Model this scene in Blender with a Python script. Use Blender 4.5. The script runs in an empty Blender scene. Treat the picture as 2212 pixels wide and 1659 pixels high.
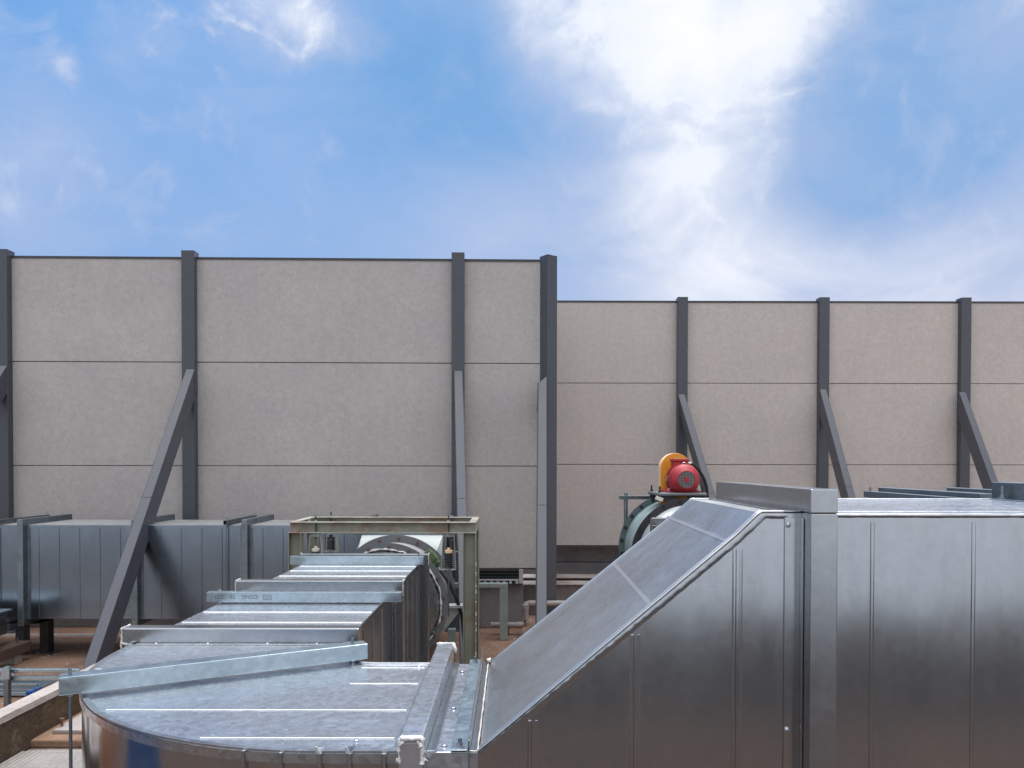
import bpy, math, random
from mathutils import Vector, Matrix, noise as mnoise
R = math.radians
PI = math.pi
random.seed(7)
sc = bpy.context.scene
COL = sc.collection

# ------------------------------------------------------------------ camera
F, CX, PV, W, H = 1620.0, 1106.0, 1029.0, 2212.0, 1659.0
CAM = Vector((0, 0, 1.95))
PITCH, ROLL = 0.0146, 0.0012
cam_d = bpy.data.cameras.new('camera')
cam = bpy.data.objects.new('camera', cam_d)
COL.objects.link(cam)
cam_d.sensor_fit = 'HORIZONTAL'
cam_d.sensor_width = 36
cam_d.lens = F / W * 36
cam_d.shift_y = (PV - H / 2) / W
cam_d.clip_start = 0.05
cam_d.clip_end = 2000
CM = Matrix.Rotation(PI / 2 - PITCH, 3, 'X') @ Matrix.Rotation(ROLL, 3, 'Z')
cam.location = CAM
cam.rotation_euler = CM.to_euler()
sc.camera = cam


def ray(u, v):
    d = CM @ Vector(((u - CX) / F, -(v - PV) / F, -1))
    return d / d.y


def P(u, v, Y):
    """the point of the place at depth Y that shows at (u, v)"""
    return CAM + ray(u, v) * Y


# ------------------------------------------------------------------ world
SUN_EL, SUN_AZ = R(60), R(8)      # azimuth from +Y towards +X
wd = bpy.data.worlds.new('World')
sc.world = wd
wd.use_nodes = True


class NT:
    def __init__(s, tree):
        s.t = tree
        s.t.nodes.clear()

    def n(s, typ, **kw):
        nd = s.t.nodes.new(typ)
        ins = kw.pop('ins', {})
        for k, v in kw.items():
            setattr(nd, k, v)
        for k, v in ins.items():
            s.set(nd, k, v)
        return nd

    def set(s, nd, k, v):
        sock = nd.inputs[k]
        if isinstance(v, bpy.types.NodeSocket):
            s.t.links.new(v, sock)
        elif isinstance(v, bpy.types.Node):
            s.t.links.new(v.outputs[0], sock)
        else:
            if isinstance(v, tuple) and len(v) == 3 and sock.type == 'RGBA':
                v = (*v, 1)
            sock.default_value = v

    def math(s, op, a, b=0.0, c=0.0, clamp=False):
        nd = s.n('ShaderNodeMath', operation=op, use_clamp=clamp)
        s.set(nd, 0, a)
        s.set(nd, 1, b)
        s.set(nd, 2, c)
        return nd.outputs[0]

    def vmath(s, op, a, b=(0, 0, 0)):
        nd = s.n('ShaderNodeVectorMath', operation=op)
        s.set(nd, 0, a)
        s.set(nd, 1, b)
        return nd

    def mix(s, f, a, b, blend='MIX'):
        nd = s.n('ShaderNodeMix', data_type='RGBA', blend_type=blend)
        s.set(nd, 0, f)
        s.set(nd, 6, a)
        s.set(nd, 7, b)
        return nd.outputs[2]

    def noise(s, vec, scale, detail=4, rough=0.55, dist=0.0):
        return s.n('ShaderNodeTexNoise', ins={'Vector': vec, 'Scale': scale, 'Detail': detail, 'Roughness': rough, 'Distortion': dist})

    def rng(s, val, a, b, c=0.0, d=1.0, smooth=False):
        nd = s.n('ShaderNodeMapRange', interpolation_type='SMOOTHSTEP' if smooth else 'LINEAR')
        for i, x in enumerate((val, a, b, c, d)):
            s.set(nd, i, x)
        return nd.outputs[0]


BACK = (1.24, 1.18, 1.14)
nt = NT(wd.node_tree)
gen = nt.n('ShaderNodeTexCoord').outputs['Generated']
sky = nt.n('ShaderNodeTexSky', sky_type='NISHITA', sun_disc=False, sun_elevation=SUN_EL, sun_rotation=SUN_AZ,
           air_density=1.0, dust_density=1.5, ozone_density=2.0)
sep = nt.n('ShaderNodeSeparateXYZ', ins={0: gen})
dx, dy, dz = sep.outputs
# clear blue, paler towards the horizon and towards the right where the haze thickens
elev = nt.rng(dz, -0.02, 0.55, 0, 1)
side = nt.rng(dx, -0.55, 0.6, 0, 1)
low = nt.mix(side, (0.28, 0.45, 0.755), (0.60, 0.63, 0.81))
high = nt.mix(side, (0.10, 0.37, 0.84), (0.28, 0.50, 0.85))
grad = nt.mix(elev, low, high)
nis = nt.n('ShaderNodeVectorMath', operation='SCALE', ins={0: sky, 'Scale': 0.09})
base = nt.mix(0.05, grad, nis.outputs[0])
# warped direction for the clouds
def warp(scale, amt, detail=5):
    wn = nt.noise(gen, scale, detail, 0.6)
    wv = nt.vmath('SUBTRACT', wn.outputs['Color'], (0.5, 0.5, 0.5))
    ws = nt.n('ShaderNodeVectorMath', operation='SCALE', ins={0: wv, 'Scale': amt})
    return nt.vmath('ADD', gen, ws.outputs[0])


wdir = warp(4.5, 0.16, 7)
wsoft = warp(2.0, 0.10, 3)
fine = nt.noise(gen, 9.0, 9, 0.62, 0.4)
mid = nt.noise(nt.n('ShaderNodeMapping', ins={0: gen, 'Rotation': (0, R(35), 0), 'Scale': (1.0, 1.0, 2.2)}).outputs[0], 3.6, 7, 0.58, 0.5)
soft = nt.noise(gen, 2.1, 4, 0.5)


def blobs(lst, wd_):
    tot = None
    for u, v, r, w in lst:
        c = ray(u, v).normalized()
        dist = nt.vmath('DISTANCE', wd_, tuple(c))
        k = nt.rng(dist.outputs['Value'], r / F * 1.4, 0.0, 0, w, True)
        tot = k if tot is None else nt.math('ADD', tot, k)
    return tot


# crisp-edged bright cores
cores = blobs([(1320, -40, 190, 1.0), (1400, 60, 110, 0.35), (1490, 60, 100, 0.55), (1510, 160, 95, 0.45), (1640, 90, 100, 0.38), (1740, 10, 120, 0.60), (1590, 200, 110, 0.22), (1680, 290, 120, 0.20),
               (1230, 60, 90, 0.18), (645, 10, 110, 0.40), (672, 80, 55, 0.50), (765, 95, 45, 0.30), (720, 60, 40, 0.12), (100, 160, 42, 0.5), (115, 205, 30, 0.3), (2240, -30, 130, 0.5), (25, 340, 100, 0.22),
               (330, 60, 60, 0.14), (230, 110, 55, 0.14), (280, 190, 60, 0.10), (1460, 300, 90, 0.12)], wdir)
# wide thin haze and glow
hazy = blobs([(1480, 80, 560, 0.62), (1600, 330, 420, 0.42), (1300, 560, 520, 0.06), (1950, 680, 560, 0.50), (2250, 420, 330, 0.26), (20, 360, 200, 0.30), (650, 60, 260, 0.14),
              (1060, 560, 130, 0.16), (700, 560, 620, 0.10), (2200, 290, 130, 0.14), (300, 200, 300, 0.05), (2300, -60, 260, 0.3)], wsoft)
# grey-blue gaps
gaps = blobs([(930, 160, 260, 0.75), (1020, 240, 200, 0.45), (2020, 180, 330, 1.0), (1880, 220, 200, 0.5), (1290, 340, 170, 0.35), (1580, 10, 60, 0.5), (1840, 440, 190, 0.35), (1150, 420, 160, 0.3),
              (2180, 170, 200, 0.5), (1220, 620, 160, 0.25)], wsoft)
gaps = nt.math('MINIMUM', gaps, 1.0)
fm = nt.rng(fine.outputs[0], 0.3, 0.7, 0.3, 1.55)
mm = nt.rng(mid.outputs[0], 0.32, 0.68, 0.0, 1.0, True)
hz = nt.math('MULTIPLY', hazy, nt.rng(mm, 0, 1, 0.66, 1.15))
hz = nt.math('MULTIPLY', hz, nt.math('SUBTRACT', 1.0, nt.math('MULTIPLY', gaps, 0.85)))
cl = nt.math('ADD', nt.math('MULTIPLY', cores, fm), hz)
cl = nt.math('ADD', cl, nt.math('MULTIPLY', nt.math('MULTIPLY', mm, nt.rng(fine.outputs[0], 0.3, 0.7, 0.3, 1.3)), 0.11))
cirr = nt.noise(wsoft.outputs[0], 15.0, 6, 0.6, 0.8)
puffs = blobs([(250, 150, 420, 0.9), (650, 120, 300, 0.8), (1500, 220, 420, 0.7), (2150, 330, 260, 0.6), (1700, 60, 260, 0.6)], wsoft)
cl = nt.math('ADD', cl, nt.math('MULTIPLY', puffs, nt.rng(cirr.outputs[0], 0.50, 0.74, 0.0, 0.36, True)))
cl = nt.math('SUBTRACT', cl, nt.math('MULTIPLY', gaps, 0.06))
cl = nt.math('MAXIMUM', cl, 0.0)
base = nt.mix(nt.math('MULTIPLY', gaps, 0.8), base, (0.185, 0.40, 0.74))
# unseen sky behind the camera: bright overcast added to light the camera-facing walls
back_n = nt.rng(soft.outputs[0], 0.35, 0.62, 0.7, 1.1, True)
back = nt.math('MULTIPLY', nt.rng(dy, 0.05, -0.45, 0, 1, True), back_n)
zen = nt.rng(dz, 0.64, 0.92, 0, 1, True)  # unseen bright cloud added overhead to lighten the upper brace faces
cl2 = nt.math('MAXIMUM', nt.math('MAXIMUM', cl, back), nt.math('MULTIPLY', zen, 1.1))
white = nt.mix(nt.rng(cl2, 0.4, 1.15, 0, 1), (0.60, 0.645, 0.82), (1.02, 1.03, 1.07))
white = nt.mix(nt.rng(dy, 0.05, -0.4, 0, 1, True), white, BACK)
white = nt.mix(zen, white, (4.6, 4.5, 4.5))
fac = nt.math('SUBTRACT', 1.0, nt.math('POWER', 2.71828, nt.math('MULTIPLY', cl2, -1.35)))
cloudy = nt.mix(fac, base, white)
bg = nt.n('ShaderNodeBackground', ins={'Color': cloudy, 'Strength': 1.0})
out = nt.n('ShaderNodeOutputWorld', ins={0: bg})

# ------------------------------------------------------------------ sun (behind thin cloud)
sd = bpy.data.lights.new('sun', 'SUN')
sd.energy = 1.5
sd.angle = R(10)
sd.color = (1.0, 0.95, 0.88)
so = bpy.data.objects.new('sun', sd)
COL.objects.link(so)
sun_dir = Vector((math.sin(SUN_AZ) * math.cos(SUN_EL), math.cos(SUN_AZ) * math.cos(SUN_EL), math.sin(SUN_EL)))
so.rotation_euler = (-sun_dir).to_track_quat('-Z', 'Y').to_euler()
so.location = sun_dir * 40

sc.view_settings.view_transform = 'Standard'
sc.view_settings.look = 'None'
sc.view_settings.exposure = 0
sc.view_settings.gamma = 1
sc.cycles.max_bounces = 10
sc.cycles.glossy_bounces = 6
sc.cycles.use_denoising = True
sc.cycles.caustics_reflective = False


# ------------------------------------------------------------------ materials
def newmat(name):
    m = bpy.data.materials.new(name)
    m.use_nodes = True
    t = NT(m.node_tree)
    b = t.n('ShaderNodeBsdfPrincipled')
    t.n('ShaderNodeOutputMaterial', ins={0: b})
    oc = t.n('ShaderNodeTexCoord').outputs['Object']
    return m, t, b, oc


def stretch(t, oc, sx, sy, sz):
    return t.n('ShaderNodeMapping', ins={0: oc, 'Scale': (sx, sy, sz)}).outputs[0]


def galv(name, col=(0.60, 0.63, 0.66), r0=0.2, r1=0.38, spangle=0.12, wave=0.004, ripple=0.0006, rs=22, aniso=0.0, sx=(1, 1, 1), grime=0.25, dust=0.0, rvar=0.07, scratch=0.0):
    m, t, b, oc = newmat(name)
    vo = t.n('ShaderNodeTexVoronoi', ins={'Vector': oc, 'Scale': 55})
    vs = t.n('ShaderNodeSeparateXYZ', ins={0: vo.outputs['Color']})
    n1 = t.noise(stretch(t, oc, *sx), 6, 6, 0.65)
    n2 = t.noise(oc, 1.3, 3)
    sp = t.rng(vs.outputs[0], 0, 1, 1 - spangle, 1 + spangle)
    gr = t.rng(n1.outputs[0], 0.35, 0.7, 1.0, 1.0 - grime, True)
    gr2 = t.rng(n2.outputs[0], 0.3, 0.7, 1.06, 0.9)
    k = t.math('MULTIPLY', t.math('MULTIPLY', sp, gr), gr2)
    # fine scratches
    if scratch:
        mp = t.n('ShaderNodeMapping', ins={0: oc, 'Rotation': (0, R(14), 0), 'Scale': (1.2, 1.2, 55)}).outputs[0]
        sc1 = t.noise(mp, 3.0, 3, 0.7)
        sc_ = t.rng(sc1.outputs[0], 0.66, 0.74, 0.0, scratch)
        k = t.math('ADD', k, sc_)
    colr = t.n('ShaderNodeVectorMath', operation='SCALE', ins={0: col, 'Scale': k})
    t.set(b, 'Base Color', colr.outputs[0])
    t.set(b, 'Metallic', 1.0 - dust)
    ro = t.rng(n1.outputs[0], 0.3, 0.75, r0, r1)
    ro = t.math('ADD', ro, t.math('MULTIPLY', t.math('SUBTRACT', vs.outputs[1], 0.5), rvar))
    t.set(b, 'Roughness', ro)
    if aniso:
        t.set(b, 'Anisotropic', aniso)
    wv = t.noise(stretch(t, oc, *sx), 2.2, 2, 0.4)
    rp = t.noise(stretch(t, oc, *sx), rs, 3, 0.5)
    bm = t.n('ShaderNodeBump', ins={'Strength': 1.0, 'Distance': wave, 'Height': wv.outputs[0]})
    bm2 = t.n('ShaderNodeBump', ins={'Strength': 1.0, 'Distance': ripple, 'Height': rp.outputs[0], 'Normal': bm})
    t.set(b, 'Normal', bm2)
    return m


def paint(name, col, rough=0.5, var=0.12, scale=5, rust=0.0, rustcol=(0.16, 0.055, 0.025), bump=0.0004, metal=0.0, spec=0.5, streak=False):
    m, t, b, oc = newmat(name)
    n1 = t.noise(stretch(t, oc, 1, 1, 0.25 if streak else 1), scale, 6, 0.65)
    k = t.rng(n1.outputs[0], 0.3, 0.7, 1 - var, 1 + var)
    c = t.n('ShaderNodeVectorMath', operation='SCALE', ins={0: col, 'Scale': k}).outputs[0]
    if rust:
        n2 = t.noise(oc, 4.5, 8, 0.7)
        rf = t.rng(n2.outputs[0], 0.62 - rust * 0.1, 0.68, 0, 1)
        n3 = t.noise(oc, 60, 4, 0.7)
        rc = t.mix(n3.outputs[0], rustcol, tuple(x * 2.2 for x in rustcol))
        c = t.mix(t.math('MULTIPLY', rf, 0.85), c, rc)
    t.set(b, 'Base Color', c)
    t.set(b, 'Metallic', metal)
    t.set(b, 'Roughness', t.rng(n1.outputs[0], 0.3, 0.7, rough - 0.06, rough + 0.08))
    t.set(b, 'Specular IOR Level', spec)
    n4 = t.noise(oc, 90, 3)
    t.set(b, 'Normal', t.n('ShaderNodeBump', ins={'Strength': 1.0, 'Distance': bump, 'Height': n4.outputs[0]}))
    return m


def concrete(name, col, col2, scale=1.5, rough=0.9, speck=0.1, bump=0.002, fs=70, stain=None, stain_lo=0.5, stain_hi=0.7, lines=None, streak=0.0):
    m, t, b, oc = newmat(name)
    n1 = t.noise(oc, scale, 5, 0.6)
    n2 = t.noise(oc, fs, 4, 0.75)
    n3 = t.noise(oc, fs * 0.28, 3, 0.6)
    c = t.mix(t.rng(n1.outputs[0], 0.3, 0.7), col, col2)
    k = t.math('MULTIPLY', t.rng(n2.outputs[0], 0.25, 0.75, 1 - speck, 1 + speck), t.rng(n3.outputs[0], 0.25, 0.75, 1 - speck * 0.6, 1 + speck * 0.6))
    c = t.n('ShaderNodeVectorMath', operation='SCALE', ins={0: c, 'Scale': k}).outputs[0]
    if streak:
        n6 = t.noise(stretch(t, oc, 5, 5, 0.35), 2.0, 6, 0.65)
        k2 = t.rng(n6.outputs[0], 0.3, 0.7, 1 + streak, 1 - streak)
        c = t.n('ShaderNodeVectorMath', operation='SCALE', ins={0: c, 'Scale': k2}).outputs[0]
    if stain:
        n5 = t.noise(oc, scale * 2.3, 7, 0.7, 0.4)
        c = t.mix(t.rng(n5.outputs[0], stain_lo, stain_hi, 0, 0.85), c, stain)
    t.set(b, 'Base Color', c)
    t.set(b, 'Roughness', rough)
    t.set(b, 'Specular IOR Level', 0.25)
    h = t.math('ADD', n2.outputs[0], t.math('MULTIPLY', n3.outputs[0], 1.5))
    if lines:
        wv = t.n('ShaderNodeTexWave', ins={'Vector': stretch(t, oc, 1, 1, 1), 'Scale': lines, 'Distortion': 1.2, 'Detail': 2})
        h = t.math('ADD', h, t.math('MULTIPLY', wv.outputs[1], 2.5))
    t.set(b, 'Normal', t.n('ShaderNodeBump', ins={'Strength': 1.0, 'Distance': bump, 'Height': h}))
    return m


M = {}
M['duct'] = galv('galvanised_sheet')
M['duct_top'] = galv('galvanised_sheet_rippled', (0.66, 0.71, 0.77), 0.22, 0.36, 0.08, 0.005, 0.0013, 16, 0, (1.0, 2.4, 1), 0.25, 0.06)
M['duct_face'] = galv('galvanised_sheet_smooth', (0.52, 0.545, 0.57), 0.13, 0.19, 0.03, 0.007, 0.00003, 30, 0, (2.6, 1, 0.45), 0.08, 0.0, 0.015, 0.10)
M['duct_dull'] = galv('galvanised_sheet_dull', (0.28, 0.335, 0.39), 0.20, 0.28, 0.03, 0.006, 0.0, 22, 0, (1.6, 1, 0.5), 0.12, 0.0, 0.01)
M['zinc'] = galv('zinc_channel', (0.44, 0.54, 0.60), 0.28, 0.4, 0.08, 0.001, 0.0006, 60, 0, (1, 1, 1), 0.2)
M['cover'] = galv('zinc_cover_strip', (0.46, 0.485, 0.51), 0.2, 0.28, 0.03, 0.002, 0.0001, 18, 0, (1, 1, 1), 0.12, 0.0, 0.03)
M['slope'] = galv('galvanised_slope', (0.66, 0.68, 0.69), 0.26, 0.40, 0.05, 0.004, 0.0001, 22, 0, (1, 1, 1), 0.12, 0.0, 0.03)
M['zinc_grey'] = galv('zinc_grey_cover', (0.42, 0.41, 0.42), 0.5, 0.62, 0.04, 0.001, 0.0002, 40, 0, (1, 1, 1), 0.15, 0.0, 0.03)
M['joint'] = galv('galvanised_joint', (0.61, 0.62, 0.64), 0.30, 0.42, 0.03, 0.0, 0.0, 30, 0, (1, 1, 1), 0.1, 0.15, 0.03)
M['duct_curve'] = galv('galvanised_sheet_curved', (0.56, 0.58, 0.60), 0.12, 0.18, 0.03, 0.012, 0.0004, 9, 0, (2.2, 2.2, 0.5), 0.1, 0.0, 0.02)
M['seam'] = galv('galvanised_seam', (0.56, 0.58, 0.60), 0.2, 0.28, 0.03, 0.0, 0.0, 30, 0, (1, 1, 1), 0.1, 0.0, 0.03)
M['zinc_dark'] = galv('zinc_dark', (0.24, 0.28, 0.31), 0.4, 0.55, 0.06, 0.001, 0.0004, 30)
M['steel'] = paint('grey_steel_paint', (0.064, 0.070, 0.087), 0.28, 0.06, 2.5, spec=0.4)
M['steel_dark'] = paint('dark_steel_paint', (0.035, 0.042, 0.05), 0.45, 0.12, 6)
M['steel_black'] = paint('black_steel_paint', (0.012, 0.012, 0.014), 0.5, 0.12, 6)
M['trim'] = paint('dark_cap_paint', (0.05, 0.052, 0.058), 0.5, 0.1, 4)
M['panel'] = concrete('wall_panel_grey', (0.388, 0.366, 0.366), (0.425, 0.411, 0.394), 1.3, 0.92, 0.13, 0.0018, 55, streak=0.02)
M['panel_warm'] = concrete('wall_panel_warm', (0.442, 0.412, 0.400), (0.485, 0.454, 0.420), 0.8, 0.92, 0.13, 0.0018, 55, streak=0.02)
M['ground'] = concrete('roof_screed', (0.30, 0.27, 0.25), (0.40, 0.37, 0.345), 0.5, 0.95, 0.15, 0.003, 40, (0.16, 0.10, 0.075), 0.5, 0.72)
M['red_ground'] = concrete('rusty_screed', (0.21, 0.125, 0.085), (0.29, 0.185, 0.13), 1.2, 0.95, 0.2, 0.004, 30, (0.10, 0.06, 0.045), 0.52, 0.7)
M['brown_screed'] = concrete('brown_screed', (0.05, 0.038, 0.032), (0.10, 0.062, 0.045), 0.6, 0.95, 0.2, 0.003, 30, (0.05, 0.04, 0.036), 0.5, 0.7)
M['dusty'] = concrete('cement_dust_on_zinc', (0.23, 0.24, 0.25), (0.29, 0.285, 0.28), 2.0, 0.6, 0.1, 0.001, 40, (0.50, 0.44, 0.37), 0.58, 0.66)
M['bitumen'] = concrete('bitumen_roofing', (0.020, 0.018, 0.018), (0.028, 0.025, 0.024), 0.25, 0.9, 0.2, 0.002, 40, (0.12, 0.066, 0.042), 0.54, 0.72)
M['pale_paving'] = concrete('pale_paving', (0.30, 0.32, 0.335), (0.36, 0.38, 0.395), 0.4, 0.9, 0.1, 0.002, 40)
M['kerb_top'] = concrete('pale_mortar', (0.36, 0.325, 0.30), (0.44, 0.40, 0.375), 5, 0.95, 0.18, 0.006, 30, (0.30, 0.25, 0.21), 0.6, 0.75)
M['mossy'] = concrete('mossy_render', (0.12, 0.082, 0.052), (0.075, 0.052, 0.036), 4, 0.95, 0.3, 0.01, 26, (0.20, 0.165, 0.105), 0.55, 0.72)
M['ribbed'] = concrete('brushed_concrete', (0.33, 0.31, 0.295), (0.39, 0.37, 0.355), 2, 0.95, 0.12, 0.006, 40, None, 0, 0, 9)
M['plinth'] = concrete('grey_painted_render', (0.16, 0.155, 0.165), (0.20, 0.195, 0.2), 2, 0.85, 0.1, 0.002, 40, (0.10, 0.09, 0.085), 0.58, 0.8)
M['dark_render'] = concrete('grimy_render', (0.13, 0.115, 0.11), (0.19, 0.175, 0.17), 1.6, 0.9, 0.15, 0.002, 30, (0.06, 0.05, 0.045), 0.52, 0.75)
M['olive'] = paint('olive_grey_paint', (0.215, 0.225, 0.175), 0.5, 0.16, 7, 0.45)
M['olive_beam'] = paint('pale_olive_beam_paint', (0.33, 0.34, 0.285), 0.5, 0.25, 7, 1.4)
M['pale_green'] = paint('pale_green_paint', (0.24, 0.29, 0.27), 0.5, 0.14, 6, 0.25)
M['fan_green'] = paint('fan_grey_green_paint', (0.25, 0.33, 0.335), 0.4, 0.14, 4, 0.0)
M['fan_flange'] = paint('fan_flange_paint', (0.085, 0.12, 0.125), 0.45, 0.15, 5)
M['fan_grey'] = paint('fan_grey_paint', (0.34, 0.345, 0.35), 0.38, 0.08, 4)
M['fan_pale'] = paint('fan_pale_paint', (0.46, 0.50, 0.49), 0.45, 0.1, 4)
M['ring_grey'] = paint('ring_grey_paint', (0.13, 0.14, 0.15), 0.4, 0.1, 4)
M['rubber'] = paint('black_rubber', (0.018, 0.019, 0.021), 0.55, 0.15, 8)
M['red'] = paint('red_motor_paint', (0.36, 0.022, 0.032), 0.48, 0.2, 9)
M['yellow'] = paint('orange_yellow_paint', (0.66, 0.28, 0.02), 0.46, 0.16, 7)
M['guard_edge'] = paint('guard_edge_paint', (0.80, 0.56, 0.36), 0.5, 0.08, 5)
M['box_green'] = paint('dark_green_cast_paint', (0.10, 0.15, 0.07), 0.45, 0.12, 8)
M['sealant'] = paint('white_sealant', (0.62, 0.61, 0.60), 0.6, 0.2, 30, bump=0.003)
M['bolt'] = galv('zinc_bolt', (0.55, 0.58, 0.62), 0.25, 0.4, 0.02, 0, 0)
M['rusty_bolt'] = paint('rusty_bolt', (0.14, 0.075, 0.05), 0.6, 0.3, 60)
M['pvc'] = paint('grey_pvc', (0.25, 0.22, 0.21), 0.5, 0.12, 6)
M['rust_beam'] = paint('rusty_beam', (0.10, 0.062, 0.05), 0.7, 0.25, 10)
M['blue_tape'] = paint('blue_tape', (0.02, 0.10, 0.42), 0.4, 0.15, 20)
M['blue_drum'] = paint('blue_drum_paint', (0.04, 0.085, 0.20), 0.5, 0.2, 6)
M['rusty_drum'] = paint('rust_brown_paint', (0.30, 0.14, 0.08), 0.6, 0.25, 8)
M['ink'] = paint('stamp_ink', (0.03, 0.045, 0.055), 0.6, 0.2, 60)
M['white_tag'] = paint('white_tag', (0.62, 0.60, 0.54), 0.6, 0.1, 30)
M['yellow_tag'] = paint('yellow_tag', (0.75, 0.62, 0.04), 0.5, 0.1, 30)
M['plate'] = concrete('pale_plate', (0.33, 0.30, 0.29), (0.38, 0.345, 0.335), 3, 0.7, 0.06, 0.001, 40)


# ------------------------------------------------------------------ mesh helpers
class MB:
    def __init__(s):
        s.v, s.f = [], []

    def add(s, vs, fs):
        o = len(s.v)
        s.v += [Vector(p) for p in vs]
        s.f += [tuple(o + i for i in f) for f in fs]
        return s

    def box(s, x0, x1, y0, y1, z0, z1):
        return s.hull([(x0, y0, z0), (x1, y0, z0), (x1, y1, z0), (x0, y1, z0), (x0, y0, z1), (x1, y0, z1), (x1, y1, z1), (x0, y1, z1)])

    def hull(s, p):
        return s.add(p, [(0, 3, 2, 1), (4, 5, 6, 7), (0, 1, 5, 4), (1, 2, 6, 5), (2, 3, 7, 6), (3, 0, 4, 7)])

    def bar(s, a, b, wv, hv):
        """a bar from a to b; wv, hv the full width and height vectors about its axis"""
        a, b, w, h = Vector(a), Vector(b), Vector(wv) / 2, Vector(hv) / 2
        return s.hull([a - w - h, a + w - h, b + w - h, b - w - h, a - w + h, a + w + h, b + w + h, b - w + h])

    def prism(s, poly, fa, fb):
        """poly: list of 2d points; fa/fb map them to 3d at both ends"""
        n = len(poly)
        vs = [fa(*p) for p in poly] + [fb(*p) for p in poly]
        fs = [tuple(range(n))[::-1], tuple(range(n, 2 * n))] + [(i, (i + 1) % n, n + (i + 1) % n, n + i) for i in range(n)]
        return s.add(vs, fs)

    def frame(s, d):
        d = Vector(d).normalized()
        a = Vector((0, 0, 1)) if abs(d.z) < 0.9 else Vector((1, 0, 0))
        x = d.cross(a).normalized()
        return x, x.cross(d).normalized()

    def cyl(s, a, b, r, n=16, r2=None):
        a, b = Vector(a), Vector(b)
        x, y = s.frame(b - a)
        r2 = r if r2 is None else r2
        ra = [a + (x * math.cos(t) + y * math.sin(t)) * r for t in [2 * PI * i / n for i in range(n)]]
        rb = [b + (x * math.cos(t) + y * math.sin(t)) * r2 for t in [2 * PI * i / n for i in range(n)]]
        return s.add(ra + rb, [(i, (i + 1) % n, n + (i + 1) % n, n + i) for i in range(n)] + [tuple(range(n))[::-1], tuple(range(n, 2 * n))])

    def tube(s, pts, r, n=8, wob=0.0):
        pts = [Vector(p) for p in pts]
        rings = []
        for i, p in enumerate(pts):
            d = pts[min(i + 1, len(pts) - 1)] - pts[max(i - 1, 0)]
            x, y = s.frame(d)
            rr = r * (1 + (random.uniform(-wob, wob) if wob else 0))
            rings += [p + (x * math.cos(t) + y * math.sin(t)) * rr * (1 + (random.uniform(-wob, wob) * 0.5 if wob else 0)) for t in [2 * PI * k / n for k in range(n)]]
        fs = []
        for i in range(len(pts) - 1):
            fs += [(i * n + k, i * n + (k + 1) % n, (i + 1) * n + (k + 1) % n, (i + 1) * n + k) for k in range(n)]
        m = (len(pts) - 1) * n
        fs += [tuple(range(n))[::-1], tuple(range(m, m + n))]
        return s.add(rings, fs)

    def bead(s, a, b, r, wob=0.35, step=0.012):
        a, b = Vector(a), Vector(b)
        n = max(3, int((b - a).length / step))
        j = r * 0.35
        return s.tube([a.lerp(b, i / n) + Vector([random.uniform(-j, j) for _ in range(3)]) for i in range(n + 1)], r, 6, wob)

    def lathe(s, o, d, prof, n=48, closed=False):
        """prof: (radius, distance along d)"""
        o, d = Vector(o), Vector(d).normalized()
        x, y = s.frame(d)
        m = len(prof)
        vs = []
        for i in range(n):
            t = 2 * PI * i / n
            e = x * math.cos(t) + y * math.sin(t)
            vs += [o + e * r + d * k for r, k in prof]
        fs = []
        for i in range(n):
            j = (i + 1) % n
            for k in range(m if closed else m - 1):
                q = (k + 1) % m
                fs.append((i * m + k, i * m + q, j * m + q, j * m + k))
        return s.add(vs, fs)

    def ring(s, o, d, r0, r1, t, n=64):
        return s.lathe(o, d, [(r0, 0), (r1, 0), (r1, t), (r0, t)], n, True)

    SPLIT = {'standing_seam', 'lock_seam', 'top_sheet', 'sealant', 'bracket', 'fitting', 'leg', 'foot', 'flange_strip', 'screw', 'stud', 'hole',
             'bolt', 'vent_hole', 'louvre', 'slat', 'nut', 'cross_joint', 'frame', 'weld', 'mounting_ear', 'upright_flange', 'dark_panel'}

    def clusters(s, tol=0.004):
        par = list(range(len(s.v)))

        def find(i):
            while par[i] != i:
                par[i] = par[par[i]]
                i = par[i]
            return i
        for f in s.f:
            a = find(f[0])
            for i in f[1:]:
                par[find(i)] = a
        isl = {}
        for i in range(len(s.v)):
            isl.setdefault(find(i), []).append(i)
        boxes = []
        for ids in isl.values():
            boxes.append((set(ids), [min(s.v[i][k] for i in ids) - tol / 2 for k in range(3)], [max(s.v[i][k] for i in ids) + tol / 2 for k in range(3)]))
        merged = []
        for b in boxes:
            hit = True
            while hit:
                hit = False
                for c in merged:
                    if all(b[1][k] <= c[2][k] and c[1][k] <= b[2][k] for k in range(3)):
                        merged.remove(c)
                        b = (b[0] | c[0], [min(p, q) for p, q in zip(b[1], c[1])], [max(p, q) for p, q in zip(b[2], c[2])])
                        hit = True
                        break
            merged.append(b)
        out = []
        for ids, _, _ in merged:
            order = sorted(ids)
            mp = {i: k for k, i in enumerate(order)}
            m = MB()
            m.v = [s.v[i] for i in order]
            m.f = [tuple(mp[i] for i in f) for f in s.f if f[0] in ids]
            out.append(m)
        return out

    def build(s, name, mat, parent=None, bevel=0.0, smooth=False, angle=35, kind=None):
        if name in s.SPLIT and parent is not None and kind is None:
            cl = s.clusters()
            return [c.build_one(name, mat, parent, bevel, smooth, angle) for c in cl][0]
        return s.build_one(name, mat, parent, bevel, smooth, angle, kind)

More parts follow.
